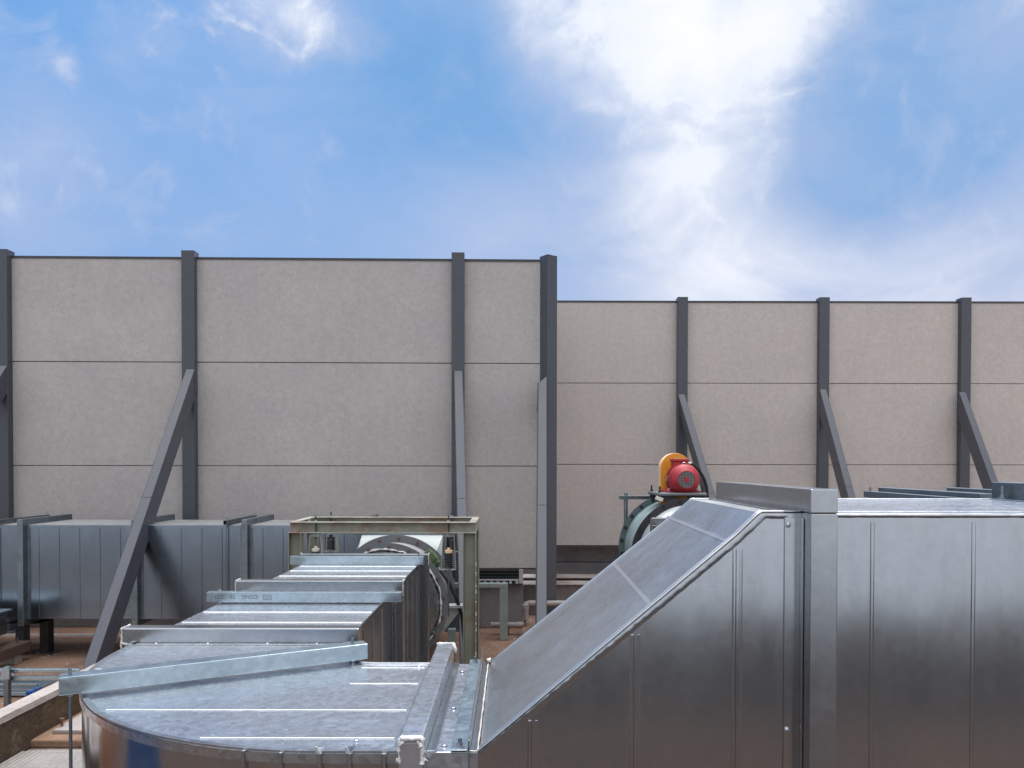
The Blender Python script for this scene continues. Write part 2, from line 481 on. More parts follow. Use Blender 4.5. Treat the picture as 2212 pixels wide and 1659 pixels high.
    def build_one(s, name, mat, parent=None, bevel=0.0, smooth=False, angle=35, kind=None):
        import bmesh
        loc = Vector((0, 0, 0))
        p = parent
        while p is not None:
            loc += p.location
            p = p.parent
        if parent is None and s.v:
            mn = Vector([min(v[i] for v in s.v) for i in range(3)])
            mx = Vector([max(v[i] for v in s.v) for i in range(3)])
            loc = Vector(((mn.x + mx.x) / 2, (mn.y + mx.y) / 2, mn.z))
        me = bpy.data.meshes.new(name)
        me.from_pydata([v - loc for v in s.v], [], s.f)
        bm = bmesh.new()
        bm.from_mesh(me)
        bmesh.ops.recalc_face_normals(bm, faces=bm.faces)
        bm.to_mesh(me)
        bm.free()
        me.materials.append(mat)
        if smooth:
            me.polygons.foreach_set('use_smooth', [True] * len(me.polygons))
            me.set_sharp_from_angle(angle=R(angle))
        o = bpy.data.objects.new(name, me)
        COL.objects.link(o)
        if parent is not None:
            o.parent = parent
        else:
            o.location = loc
        if bevel:
            bv = o.modifiers.new('bevel', 'BEVEL')
            bv.width = bevel
            bv.segments = 2
            bv.limit_method = 'ANGLE'
            bv.angle_limit = R(40)
        if kind:
            o['kind'] = kind
        return o


def tag(o, label, cat, group=None):
    o['label'] = label
    o['category'] = cat
    if group:
        o['group'] = group
    return o


def thing(name, loc, label, cat, group=None):
    o = bpy.data.objects.new(name, None)
    o.empty_display_size = 0.1
    COL.objects.link(o)
    o.location = loc
    return tag(o, label, cat, group)


def boltm(mb, p, d, r=0.008, h=0.006, stud=0.0):
    p, d = Vector(p), Vector(d).normalized()
    mb.cyl(p, p + d * h * 0.35, r * 1.5, 12)
    mb.cyl(p + d * h * 0.35, p + d * h, r, 6)
    if stud:
        mb.cyl(p + d * h, p + d * (h + stud), r * 0.5, 8)
    return mb


def screwm(mb, p, d, r=0.006):
    mb.lathe(p, d, [(r, 0), (r * 0.92, r * 0.25), (r * 0.6, r * 0.5), (0.0005, r * 0.6)], 12)
    return mb


# ------------------------------------------------------------------ ground
MB().box(-150, 150, -150, 200, -0.5, -0.06).build('ground', M['ground'], kind='structure')
MB().box(-14, 16, 5.28, 13.5, -0.056, 0.0).build('roof_slab', M['red_ground'], bevel=0.012, kind='structure')
MB().box(-14, 16, -2.3, 4.0, -0.06, -0.054).build('brown_screed', M['brown_screed'], kind='structure')
MB().box(-14, 16, -6.7, -2.32, -0.06, -0.054).build('roof_membrane', M['bitumen'], kind='structure')
MB().box(-60, 60, -80, -6.72, -0.06, -0.052).build('paving', M['pale_paving'], kind='structure')
MB().box(-3.395, 0.5, 4.2, 5.17, -0.06, -0.03).build('brushed_slab', M['ribbed'], bevel=0.01, kind='structure')

# ------------------------------------------------------------------ panel walls
ZL, ZR = (4.38, 3.16, 1.94, 0.72), (4.405, 3.185, 1.965, 0.745)
LA, LB = P(15, 1006, 8.80), P(1180, 1006, 8.94)
LD = (LB - LA)
LD.z = 0
LD.normalize()
LN = Vector((LD.y, -LD.x, 0))      # towards the camera
RY0, RY1 = 11.26, 11.30


def onleft(u):
    r = ray(u, 1006)
    # intersect ray X = r.x*Y with the line LA + t LD
    t = (r.x * LA.y - LA.x) / (LD.x - r.x * LD.y)
    return Vector((LA.x + LD.x * t, LA.y + LD.y * t, 0))


RA = Vector((0.5, RY0, 0))
RD = Vector((10, RY1 - RY0, 0)).normalized()
RN = Vector((RD.y, -RD.x, 0))


def onright(u):
    r = ray(u, 1006)
    t = (r.x * RA.y - RA.x) / (RD.x - r.x * RD.y)
    return RA + RD * t


def wall(name, stops, nrm, mat, label, ZJ=ZL):
    ZT = ZJ[0]
    w = thing(name, (stops[0].x, stops[0].y, 0.73), label, 'wall')
    back = -nrm
    for i in range(len(stops) - 1):
        a, b = stops[i], stops[i + 1]
        d = (b - a).normalized()
        for k in range(3):
            z1, z0 = ZJ[k] - (0.0 if k == 0 else 0.005), ZJ[k + 1] + 0.005
            m = MB()
            p0, p1 = a + d * 0.004, b - d * 0.004
            mid = (p0 + p1) / 2 + back * 0.045
            dz_ = random.uniform(-0.002, 0.002)
            m.bar(p0 + back * (0.045 + dz_) + Vector((0, 0, (z0 + z1) / 2)), p1 + back * (0.045 + dz_) + Vector((0, 0, (z0 + z1) / 2)), back * 0.09, Vector((0, 0, z1 - z0)))
            if k < 2:
                m.bar(p0 + back * 0.055 + Vector((0, 0, z0 - 0.004)), p1 + back * 0.055 + Vector((0, 0, z0 - 0.004)), back * 0.05, Vector((0, 0, 0.03)))
            m.build('concrete_panel', mat, w, bevel=0.004)
        c = MB()
        c.bar(a + back * 0.045 + Vector((0, 0, ZT + 0.006)), b + back * 0.045 + Vector((0, 0, ZT + 0.006)), back * 0.11, Vector((0, 0, 0.012)))
        c.bar(a - back * 0.006 + Vector((0, 0, ZT - 0.006)), b - back * 0.006 + Vector((0, 0, ZT - 0.006)), back * 0.004, Vector((0, 0, 0.018)))
        n = int((b - a).length / 0.6)
        for q in range(1, n):
            boltm(c, a + d * (0.6 * q) - back * 0.008 + Vector((0, 0, ZT)), nrm, 0.006, 0.004)
        c.build('cap_trim', M['trim'], w)
        if True:
            e = MB()
            e.bar(a + back * 0.04 + Vector((0, 0, ZJ[3] - 0.008)), b + back * 0.04 + Vector((0, 0, ZJ[3] - 0.008)), back * 0.08, Vector((0, 0, 0.012)))
            e.build('bottom_angle', M['rust_beam'], w)
    return w


lstops = [onleft(15) - LD * 3.1, onleft(15), onleft(414), onleft(990), onleft(1180)]
wall('panel_wall', lstops, LN, M['panel'], 'nearer grey concrete panel wall on the left, behind the galvanised trunk duct')
cor = onleft(1180)
wall('panel_wall', [cor + Vector((0.03, 0.1, 0)), Vector((cor.x + 0.03, RY0 - 0.1, 0))], Vector((1, 0, 0)), M['panel'], 'short concrete return wall joining the nearer wall to the farther one, behind the corner post')
rstops = [Vector((cor.x - 0.05, RY0, 0)), onright(1471), onright(1774), onright(2077), onright(2380), onright(2683)]
wall('panel_wall', rstops, RN, M['panel_warm'], 'farther warm grey concrete panel wall on the right, behind the red motor', ZR)


def post(pt, nrm, along, rot, ztop, label, zb=0.0, top=None, lowpx=None, xdrift=None, proud=0.09, slope=1.5):
    t = thing('steel_post', (pt.x, pt.y, zb), label, 'steel post', 'grey steel posts bracing the panel walls')
    n, a = Vector(nrm), Vector(along)
    if rot:
        q = Matrix.Rotation(rot, 3, 'Z')
        n, a = q @ n, q @ a
    c = pt + n * (proud - 0.075)
    col = MB().bar(c + Vector((0, 0, zb)), c + Vector((0, 0, ztop)), a * 0.15, n * 0.15)
    col.build('column', M['steel'], t, bevel=0.006)
    MB().bar(c + Vector((0, 0, ztop)), c + Vector((0, 0, ztop + 0.006)), a * 0.151, n * 0.151).build('cap_plate', M['steel'], t)
    MB().bar(c + Vector((0, 0, zb)), c + Vector((0, 0, zb + 0.015)), a * 0.3, n * 0.3).build('base_plate', M['steel'], t, bevel=0.002)
    if top:
        face = pt + n * proud
        Yt = face.y
        A = P(top[0], top[1], Yt)
        if lowpx:
            r = ray(*lowpx)
            sl = slope
            Yl = (A.z - sl * Yt - CAM.z) / (r.z - sl)
            B = P(lowpx[0], lowpx[1], Yl)
        else:
            B = Vector((A.x + xdrift, A.y - A.z / slope, 0.0))
        d = (A - B).normalized()
        Bf = A - d * ((A.z - 0.0) / d.z)
        w = a if not rot else Vector(along)
        w = (w - d * w.dot(d)).normalized()
        up = d.cross(w).normalized()
        if up.z < 0:
            up = -up
        h = 0.215
        A2 = A + d * 0.02 - up * h / 2
        B2 = Bf - up * h / 2
        m = MB()
        s_ = Vector((0, 0, 0))
        # cut both ends: the top vertical against the column, the foot flat on the ground
        w2, u2 = w * 0.05, up * h / 2

        def toY(p, n0=n, f0=face):
            k = (f0 - p).dot(n0) / d.dot(n0)
            return p + d * k

        def toZ(p):
            return p - d * (p.z / d.z)
        m.hull([toZ(B2 - w2 - u2), toZ(B2 + w2 - u2), toZ(B2 + w2 + u2), toZ(B2 - w2 + u2),
                toY(A2 - w2 - u2), toY(A2 + w2 - u2), toY(A2 + w2 + u2), toY(A2 - w2 + u2)])
        br = m.build('brace', M['steel'], t, bevel=0.008)
        wl = MB()
        for sg in (-1, 1):
            wl.bead(toY(A2 + w2 * sg - u2) + n * 0.002, toY(A2 + w2 * sg + u2) + n * 0.002, 0.006, 0.3, 0.015)
        wl.build('weld', M['steel'], br)
        k = random.uniform(0.44, 0.5)
        q = A2.lerp(B2, k) + u2
        MB().bead(q - w2, q + w2, 0.003, 0.3, 0.012).build('weld', M['steel'], br)
        f = (toZ(B2 - u2) + toZ(B2 + u2)) / 2
        MB().box(f.x - 0.14, f.x + 0.14, f.y - 0.2, f.y + 0.2, 0.0, 0.014).build('base_plate', M['steel'], t, bevel=0.002)
    return t


LP = [(15, (6, 789), None, -0.05, 'steel post at the left edge of the photograph with its brace leaving the frame'),
      (414, (411, 797), (188, 1449), None, 'steel post whose long brace slants down to the left across the trunk duct'),
      (990, (990, 800), (1000, 1200), None, 'steel post and near-vertical brace rising behind the rusty fan frame')]
for u, top, low_, xd, lab in LP:
    post(onleft(u), LN, LD, 0, 4.44, lab, 0, top, low_, xd, 0.09, 1.2)
# the turned corner post
cpt = onleft(1180) + LN * 0.0
post(cpt + Vector((0.0, 0.02, 0)), LN, LD, R(36), 4.42, 'turned steel corner post where the tall wall ends, its brace coming straight forward', 0, (1172, 800), (1170, 1340), None, 0.11, 1.25)
RP = [(1471, (1472, 851), (1530, 1043), 'steel post behind the red motor, its brace slanting to the right'),
      (1774, (1778, 840), (1842, 1079), 'middle steel post of the farther wall, above the end of the sloped duct'),
      (2077, (2079, 846), (2150, 1043), 'rightmost steel post of the farther wall, its brace ending behind the duct flange')]
for u, top, low_, lab in RP:
    post(onright(u), RN, RD, 0, 4.45, lab, 0, top, low_)

# ------------------------------------------------------------------ low walls and things under the panel walls
tag(MB().box(-9, 0.13, 8.98, 9.35, 0, 0.60).build('low_wall', M['plinth'], bevel=0.008), 'dark grey rendered plinth wall standing under the nearer panel wall', 'low wall')
lw = thing('low_wall', (3, 9.9, 0), 'cracked grey upstand with pale top edge beyond the corner post', 'low wall')
MB().box(0.145, 9, 9.75, 10.0, 0, 0.39).build('wall_body', M['dark_render'], lw, bevel=0.008)
MB().box(0.145, 9, 9.72, 10.03, 0.392, 0.408).build('coping', M['ground'], lw, bevel=0.006)
lw = thing('low_wall', (3, 10.9, 0), 'second grey upstand behind the cracked one, below the dark panels', 'low wall')
MB().box(0.145, 9, 10.75, 11.0, 0, 0.33).build('wall_body', M['mossy'], lw, bevel=0.008)
MB().box(0.145, 9, 10.70, 11.03, 0.332, 0.35).build('coping', M['ground'], lw, bevel=0.006)
dk = thing('base_wall', (3, 11.7, 0), 'grimy dark wall of wide panels under the farther panel wall', 'wall')
for i in range(5):
    x0 = 0.1 + i * 1.28
    MB().box(x0 + 0.5 if i else x0, x0 + 1.76, 11.55, 11.7, 0.46, 1.0).build('dark_panel', M['dark_render'], dk, bevel=0.01)
MB().box(0.1, 7, 11.5, 11.68, 0, 0.45).build('foot', M['plinth'], dk, bevel=0.008)

# louvre vent unit under the wall
vu = thing('vent_unit', (-0.5, 8.86, 0.42), 'black louvred vent unit in a pale metal casing tucked under the nearer wall', 'vent unit')
a, b = P(1028, 1232, 8.92), P(1130, 1256, 8.92)
MB().box(-1.4, b.x, 8.93, 8.97, b.z - 0.02, 0.715).build('casing', M['rubber'], vu)
fr = MB()
fr.box(b.x - 0.05, b.x, 8.88, 8.929, b.z - 0.02, 0.715)
fr.box(-1.4, b.x - 0.052, 8.88, 8.929, b.z + 0.012, b.z + 0.03)
fr.build('frame', M['fan_grey'], vu, bevel=0.003)
gr = MB()
for i in range(16):
    gr.box(b.x - 0.09 - i * 0.075, b.x - 0.06 - i * 0.075, 8.885, 8.925, b.z - 0.02, b.z + 0.010)
gr.build('slat', M['fan_pale'], vu)
sl = MB()
for i in range(3):
    sl.box(-1.4, b.x - 0.056, 8.90, 8.925, b.z + 0.05 + i * 0.04, b.z + 0.056 + i * 0.04)
sl.build('louvre', M['steel_dark'], vu)

# pale green steel stand in front of it
a, b, g = P(1030, 1262, 8.35), P(1097, 1269, 8.35), P(1097, 1379, 8.35)
st = thing('steel_stand', (b.x, 8.4, 0), 'pale green steel stand with a rusty foot in front of the grey plinth wall', 'stand')
MB().box(-1.3, b.x, 8.33, 8.43, b.z, b.z + 0.045).build('beam', M['pale_green'], st, bevel=0.003)
for xx in (b.x - 0.045, -1.25):
    m = MB()
    m.box(xx - 0.045, xx + 0.045, 8.335, 8.343, 0.006, b.z - 0.001)
    m.box(xx - 0.045, xx + 0.045, 8.415, 8.423, 0.006, b.z - 0.001)
    m.box(xx - 0.004, xx + 0.004, 8.344, 8.414, 0.006, b.z - 0.001)
    m.build('leg', M['pale_green'], st)
    MB().box(xx - 0.055, xx + 0.055, 8.32, 8.44, 0, 0.005).build('base_plate', M['rust_beam'], st)

# pvc pipe
pp = MB()
q = [P(1060, 1350, 8.6), P(1125, 1350, 8.6), P(1134, 1347, 8.6), P(1136, 1338, 8.6), P(1135, 1312, 8.6), P(1137, 1305, 8.65), P(1145, 1303, 8.7), P(1300, 1304, 8.9)]
pt_ = thing('drain_pipe', (q[2].x, 8.6, 0), 'elbowed grey plastic pipe running low past the corner post', 'pipe')
pp.tube(q, 0.034, 12)
pp.build('pipe', M['pvc'], pt_, smooth=True, angle=60)
fi = MB()
fi.cyl(q[1] - Vector((0.03, 0, 0)), q[1] + Vector((0.02, 0, 0)), 0.04, 14)
fi.cyl(q[4] - Vector((0, 0, 0.02)), q[4] + Vector((0, 0, 0.03)), 0.04, 14)
fi.build('fitting', M['pvc'], pt_, smooth=True)
for xx in (q[0].x + 0.18, q[7].x - 0.4):
    zz = q[0].z if xx < q[2].x else q[7].z
    yy = 8.6 if xx < q[2].x else 8.83
    MB().box(xx - 0.03, xx + 0.03, yy - 0.04, yy + 0.04, 0, zz - 0.03).build('support', M['steel_dark'], pt_)
tag(MB().tube([P(-60, 1377, 8.55), P(60, 1377, 8.55), P(250, 1377, 8.55)], 0.045, 12).build('pipe', M['pvc'], smooth=True), 'brownish pipe lying along the wall base under the trunk duct', 'pipe')


# ------------------------------------------------------------------ ducts
def rib_x(mb, x, y, z0, z1, w=0.010, h=0.006):
    """vertical standing rib on a face looking towards -Y"""
    mb.prism([(-w / 2 - 0.003, 0), (-w / 2, -h), (w / 2, -h), (w / 2 + 0.003, 0)], lambda a, b: (x + a, y + b, z0), lambda a, b: (x + a, y + b, z1))


def rib_top(mb, x0, x1, y, z, w=0.005, h=0.003):
    mb.prism([(-w / 2 - 0.002, 0), (-w / 2, h), (w / 2, h), (w / 2 + 0.002, 0)], lambda a, b: (x0, y + a, z + b), lambda a, b: (x1, y + a, z + b))


def ring_rect(mb, axis, p0, p1, a0, a1, z0, z1, h, gap=0.0005):
    """cover round a rectangular duct: axis 'x' (duct runs in x) or 'y'"""
    g = gap
    parts = [((a0 - h, a1 + h), (z1 + g, z1 + h)), ((a0 - h, a1 + h), (z0 - h, z0 - g)), ((a0 - h, a0 - g), (z0 - g * 0.5, z1 + g * 0.5)), ((a1 + g, a1 + h), (z0 - g * 0.5, z1 + g * 0.5))]
    for (c0, c1), (e0, e1) in parts:
        if axis == 'x':
            mb.box(p0, p1, c0, c1, e0, e1)
        else:
            mb.box(c0, c1, p0, p1, e0, e1)


# --- trunk duct along the nearer wall
TY0, TY1, TX0, TX1, TZ0, TZ1 = 7.47, 8.19, -6.2, -0.62, 0.41, 1.350
tr = thing('trunk_duct', (-3.4, 7.76, TZ0), 'long dull galvanised trunk duct running along the nearer panel wall', 'duct')
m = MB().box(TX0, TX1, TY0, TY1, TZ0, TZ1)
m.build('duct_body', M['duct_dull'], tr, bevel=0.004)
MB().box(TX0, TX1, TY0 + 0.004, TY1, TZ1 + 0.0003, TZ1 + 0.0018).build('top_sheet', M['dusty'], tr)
m = MB()
fx = [(u - CX) / F * TY0 for u in (50, 295, 532, 781)]
x = TX0 + 0.06
xs = []
while x < TX1:
    xs.append(x)
    x += 0.203
for x in xs:
    if min(abs(x - f_) for f_ in fx) > 0.06:
        rib_x(m, x, TY0, TZ0 + 0.01, TZ1 - 0.03, 0.006, 0.004)
m.box(TX0, TX1, TY0 - 0.010, TY0 - 0.0005, TZ1 - 0.024, TZ1 - 0.004)
m.build('standing_seam', M['duct_dull'], tr)
for f_ in fx:
    fl = MB()
    ring_rect(fl, 'x', f_ - 0.03, f_ + 0.03, TY0, TY1, TZ0, TZ1, 0.06)
    fo = fl.build('flange_cover', M['zinc_dark'], tr, bevel=0.004)
    sk = MB()
    for sg in (-1, 1):
        sk.box(f_ + sg * 0.0475 - 0.017, f_ + sg * 0.0475 + 0.017, TY0 - 0.004, TY0 - 0.0008, TZ0, TZ1)
        for zz in (0.6, 0.85, 1.1, 1.3):
            screwm(sk, (f_ + sg * 0.05, TY0 - 0.004, zz), (0, -1, 0))
    sk.build('flange_strip', M['zinc_dark'], fo)


def channel_strut(a, b, label, h=0.05, wd=0.041, mat='zinc', rods=(), lift=0.01, rod_down=0.9, name='support_strut', group='channel struts carrying the ducts', nuts=True):
    """a lipped steel channel lying from a to b (points under its axis) with drop rods"""
    a, b = Vector(a), Vector(b)
    d = (b - a)
    d.z = 0
    d.normalize()
    s = Vector((-d.y, d.x, 0))
    t = thing(name, (a + b) / 2, label, 'strut', group)
    w = wd / 2
    k = 0.0035
    prof = [(-w, 0), (w, 0), (w, h), (w * 0.42, h), (w * 0.42, h - k * 2.2), (w - k, h - k), (w - k, k), (-w + k, k), (-w + k, h - k), (-w * 0.42, h - k * 2.2), (-w * 0.42, h), (-w, h)]
    # closed box section, open at the ends: outer walls plus a floor
    m = MB()
    for q in ([(-w, 0), (w, 0), (w, k), (-w, k)], [(-w, k), (-w + k, k), (-w + k, h - k), (-w, h - k)], [(w - k, k), (w, k), (w, h - k), (w - k, h - k)], [(-w, h - k), (w, h - k), (w, h), (-w, h)]):
        m.prism(q, lambda x_, z_: a + s * x_ + Vector((0, 0, z_)), lambda x_, z_: b + s * x_ + Vector((0, 0, z_)))
    m.build('channel', M[mat], t, bevel=0.0012)
    L = (b - a).length
    for r_ in rods:
        p = a.lerp(b, r_)
        z1 = p.z + h + 0.02
        MB().cyl((p.x, p.y, max(p.z - rod_down, 0.0)), (p.x, p.y, z1), 0.005, 8).build('drop_rod', M['zinc_dark'], t, smooth=True, angle=60)
        if nuts:
            n = MB()
            n.cyl((p.x, p.y, p.z + h), (p.x, p.y, p.z + h + 0.002), 0.013, 14)
            n.cyl((p.x, p.y, p.z + h + 0.002), (p.x, p.y, p.z + h + 0.011), 0.009, 6)
            n.build('nut', M['bolt'], t)
        n = MB()
        n.cyl((p.x, p.y, p.z - 0.011), (p.x, p.y, p.z - 0.001), 0.009, 6)
        n.build('nut', M['bolt'], t)
    return t


for u, lab in ((487, 'dark strut across the trunk duct beside a flange, its rod down the front'), (-12, 'dark strut laid across the trunk duct at the left edge of the photograph')):
    x = (u - CX) / F * (TY0 - 0.05)
    channel_strut((x, TY0 - 0.06, TZ1 + 0.008), (x, TY1 + 0.08, TZ1 + 0.008), lab, 0.045, 0.04, 'zinc_dark', (0.035, 0.965), rod_down=1.3)

for x, lab in (((97 - CX) / F * 7.75, 'black steel post under the trunk duct beside the long brace'), ((38 - CX) / F * 7.7, 'grey steel post under the left end of the trunk duct'), (-2.9, 'black steel post under the middle of the trunk duct'), (-1.3, 'black steel post under the right end of the trunk duct')):
    sp_ = thing('support_post', (x, 7.76, 0), lab, 'support post', 'posts under the trunk duct')
    MB().box(x - 0.045, x + 0.045, 7.71, 7.81, 0.008, TZ0 - 0.065).build('shaft', M['steel'] if 'grey' in lab else M['steel_black'], sp_, bevel=0.004)
    MB().box(x - 0.045, x + 0.045, 7.55, 8.0, TZ0 - 0.0645, TZ0 - 0.061).build('head_plate', M['steel_black'], sp_)
    MB().box(x - 0.11, x + 0.11, 7.65, 7.87, 0, 0.0075).build('base_plate', M['rust_beam'], sp_)
    bm_ = MB()
    for sx in (-0.085, 0.085):
        boltm(bm_, (x + sx, 7.68, 0.0075), (0, 0, 1), 0.01, 0.012, 0.02)
    bm_.build('bolt', M['steel_black'], sp_)

# --- straight duct running from the elbow to the left fan
DZ0, DZ1 = 0.45, 1.25
AX0, AX1 = -1.47, -0.66
AY0, AY1 = 2.97, 5.42
sd_ = thing('straight_duct', ((AX0 + AX1) / 2, 4.2, DZ0), 'straight galvanised duct with cross flanges running back to the left fan', 'duct')
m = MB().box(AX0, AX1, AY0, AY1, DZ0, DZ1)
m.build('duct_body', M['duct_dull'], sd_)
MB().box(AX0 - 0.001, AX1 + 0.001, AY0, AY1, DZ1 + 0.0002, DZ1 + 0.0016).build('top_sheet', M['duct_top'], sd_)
m = MB()
y = AY0 + 0.12
while y < AY1 - 0.1:
    if not 3.98 < y < 4.30:
        rib_top(m, AX0 + 0.005, AX1 - 0.005, y, DZ1 + 0.0018)
        m.prism([(-0.007, 0), (-0.005, 0.006), (0.005, 0.006), (0.007, 0)], lambda a, b: (AX1 + b + 0.0004, y + a, DZ0 + 0.01), lambda a, b: (AX1 + b + 0.0004, y + a, DZ1 - 0.03))
    y += 0.232
m.build('standing_seam', M['seam'], sd_)
m = MB()
for X_ in (AX0, AX1):
    m.bead((X_, AY0 + 0.07, DZ1 + 0.001), (X_, AY1 - 0.06, DZ1 + 0.001), 0.003, 0.1, 0.04)
m.build('lock_seam', M['duct'], sd_, smooth=True, angle=80)
FY = [(2.93, 0.065), (4.14, 0.07), (5.40, 0.05)]
for i, (yy, wd) in enumerate(FY):
    fl = MB()
    ring_rect(fl, 'y', yy, yy + wd, AX0, AX1, DZ0, DZ1, 0.06)
    fo = fl.build('flange_cover', M['cover'], sd_, bevel=0.005)
    sk = MB()
    sk.box(AX0 - 0.03, AX1 + 0.03, yy - 0.028, yy - 0.0005, DZ1 + 0.0006, DZ1 + 0.004)
    for q in range(4):
        screwm(sk, (AX0 + 0.1 + q * 0.2 + random.uniform(-0.03, 0.03), yy - 0.014, DZ1 + 0.004), (0, 0, 1), 0.006)
    if i < 2:
        sk.box(AX1 + 0.0006, AX1 + 0.004, yy - 0.03, yy - 0.0005, DZ0, DZ1)
        sk.box(AX1 + 0.0006, AX1 + 0.004, yy + wd + 0.0005, yy + wd + 0.03, DZ0, DZ1)
    sk.build('flange_strip', M['duct'], fo, bevel=0.001)
    cb = MB()
    for X_ in ((AX0 - 0.058,) if i == 0 else (AX0 - 0.058, AX1 + 0.058)):
        cb.bead((X_, yy - 0.002, DZ1 - 0.02), (X_, yy - 0.002, DZ1 + 0.058), 0.0038, 0.4)
        cb.bead((X_, yy, DZ1 + 0.06), (X_, yy + wd, DZ1 + 0.06), 0.004, 0.4)
    if i == 0:
        cb.bead((AX0 - 0.058, yy - 0.003, DZ1 + 0.004), (AX0 - 0.03, yy - 0.006, DZ1 - 0.005), 0.005, 0.4)
    cb.build('sealant', M['sealant'], fo, smooth=True, angle=80)
    if i == 2:
        sk = MB()
        sk.box(AX1 + 0.0005, AX1 + 0.055, yy - 0.005, yy - 0.0005, DZ0, DZ1 + 0.05)
        for zz in (0.7, 0.95, 1.2):
            boltm(sk, (AX1 + 0.03, yy - 0.005, zz), (0, -1, 0), 0.006, 0.006)
        sk.build('flange_angle', M['cover'], fo)

# struts over the straight duct
s1 = channel_strut((-1.535, 3.78, DZ1 + 0.012), (-0.555, 3.78, DZ1 + 0.012), 'strut stamped with upside-down lettering across the straight duct', 0.049, 0.041, 'zinc', (0.06, 0.965))
s2 = channel_strut((-1.545, 5.23, DZ1 + 0.008), (-0.615, 5.23, DZ1 + 0.008), 'plain strut across the far end of the straight duct, before the left fan', 0.058, 0.041, 'zinc', (0.07, 0.96), nuts=False)
s3 = channel_strut((-1.36, 2.245, DZ1 + 0.012), (-0.525, 2.68, DZ1 + 0.012), 'wide strut lying diagonally over the curved duct', 0.054, 0.06, 'zinc', (0.03, 0.95), rod_down=1.3, nuts=False)


def text_mesh(body, size, mat, parent, origin, ex, ey, name, thick=0.0006):
    cu = bpy.data.curves.new(name, 'FONT')
    cu.body = body
    cu.size = size
    cu.align_x = 'LEFT'
    cu.extrude = 0.0
    cu.offset = -0.0002
    o = bpy.data.objects.new(name, cu)
    COL.objects.link(o)
    bpy.context.view_layer.update()
    dg = bpy.context.evaluated_depsgraph_get()
    me = bpy.data.meshes.new_from_object(o.evaluated_get(dg))
    bpy.data.objects.remove(o)
    ex, ey = Vector(ex), Vector(ey)
    ez = ex.cross(ey)
    loc = Vector((0, 0, 0))
    p = parent
    while p is not None:
        loc += p.location
        p = p.parent
    for v in me.vertices:
        v.co = Vector(origin) + ex * v.co.x + ey * v.co.y + ez * thick - loc
    me.materials.clear()
    me.materials.append(mat)
    ob = bpy.data.objects.new(name, me)
    COL.objects.link(ob)
    ob.parent = parent
    return ob


yb = 3.78 - 0.0205
# upside down: reading runs from right to left
zt = DZ1 + 0.012 + 0.035
t_ = text_mesh('CONG', 0.027, M['ink'], s1, ((556 - CX) / F * yb, yb, zt), (-1, 0, 0), (0, 0, -1), 'stamp_lettering')
t_ = text_mesh('TY', 0.027, M['ink'], s1, ((508 - CX) / F * yb, yb, zt), (-1, 0, 0), (0, 0, -1), 'stamp_lettering')
t_ = text_mesh('CO', 0.027, M['ink'], s1, ((481 - CX) / F * yb, yb, zt), (-1, 0, 0), (0, 0, -1), 'stamp_lettering')
lg = MB()
lx0, lx1 = (568 - CX) / F * yb, (585 - CX) / F * yb
for (p, q) in (((lx0, zt), (lx1, zt)), ((lx0, zt - 0.022), (lx1, zt - 0.022)), ((lx0, zt), (lx0, zt - 0.022)), ((lx1, zt), (lx1, zt - 0.022))):
    lg.bar((p[0], yb - 0.0004, p[1]), (q[0], yb - 0.0004, q[1]), (0.0018, 0, 0) if p[0] == q[0] else (0, 0, 0.0018), (0, 0.0004, 0))
pr = None
for i in range(12):
    c = Vector((lx0 + 0.004 + (lx1 - lx0 - 0.008) * i / 11, yb - 0.0007, zt - 0.005 - 0.012 * (0.5 + 0.5 * math.sin(i * 2.4))))
    if pr:
        lg.bar(pr, c, (0, 0, 0.0018), (0, 0.0003, 0))
    pr = c
lg.build('stamp_emblem', M['ink'], s1)

# --- curved duct (elbow)
EC = Vector((-0.465, 2.83, 0))
RO, RI = 1.01, 0.195
BY0, BY1 = EC.y - RO, EC.y - RI          # 1.82 .. 2.635
BX1 = -0.215
el = thing('curved_duct', (-0.9, 2.3, DZ0), 'shiny curved galvanised duct turning the corner in the foreground', 'duct')
N = 40
top, outer, inner = MB(), MB(), MB()
pts_o, pts_i = [], []
AE = 2.928
for i in range(N + 1):
    t = PI + (PI / 2) * i / N
    pts_o.append(Vector((EC.x + RO * math.cos(t), EC.y + RO * math.sin(t), 0)))
    pts_i.append(Vector((EC.x + RI * math.cos(t), EC.y + RI * math.sin(t), 0)))
pts_o = [Vector((EC.x - RO, AE, 0))] + pts_o + [Vector((x_, BY0, 0)) for x_ in (-0.38, -0.3, BX1)]
pts_i = [Vector((EC.x - RI, AE, 0))] + pts_i + [Vector((x_, BY1, 0)) for x_ in (-0.38, -0.3, BX1)]
n = len(pts_o)
mb = MB()
up_ = Vector((0, 0, DZ1))
dn_ = Vector((0, 0, DZ0))
mb.add([p + up_ for p in pts_o] + [p + up_ for p in pts_i], [(i, i + 1, n + i + 1, n + i) for i in range(n - 1)])
mb.add([p + dn_ for p in pts_o] + [p + dn_ for p in pts_i], [(i, i + 1, n + i + 1, n + i) for i in range(n - 1)])
mb.build('top_sheet', M['duct_top'], el)
mb = MB()
cut = DZ1 - 0.002
mb.add([p + Vector((0, 0, cut)) for p in pts_o] + [p + dn_ for p in pts_o], [(i, i + 1, n + i + 1, n + i) for i in range(n - 1)])
mb.add([p + Vector((0, 0, cut)) for p in pts_i] + [p + dn_ for p in pts_i], [(i, i + 1, n + i + 1, n + i) for i in range(n - 1)])
mb.build('side_sheet', M['duct_curve'], el, smooth=True, angle=50)
mb = MB()
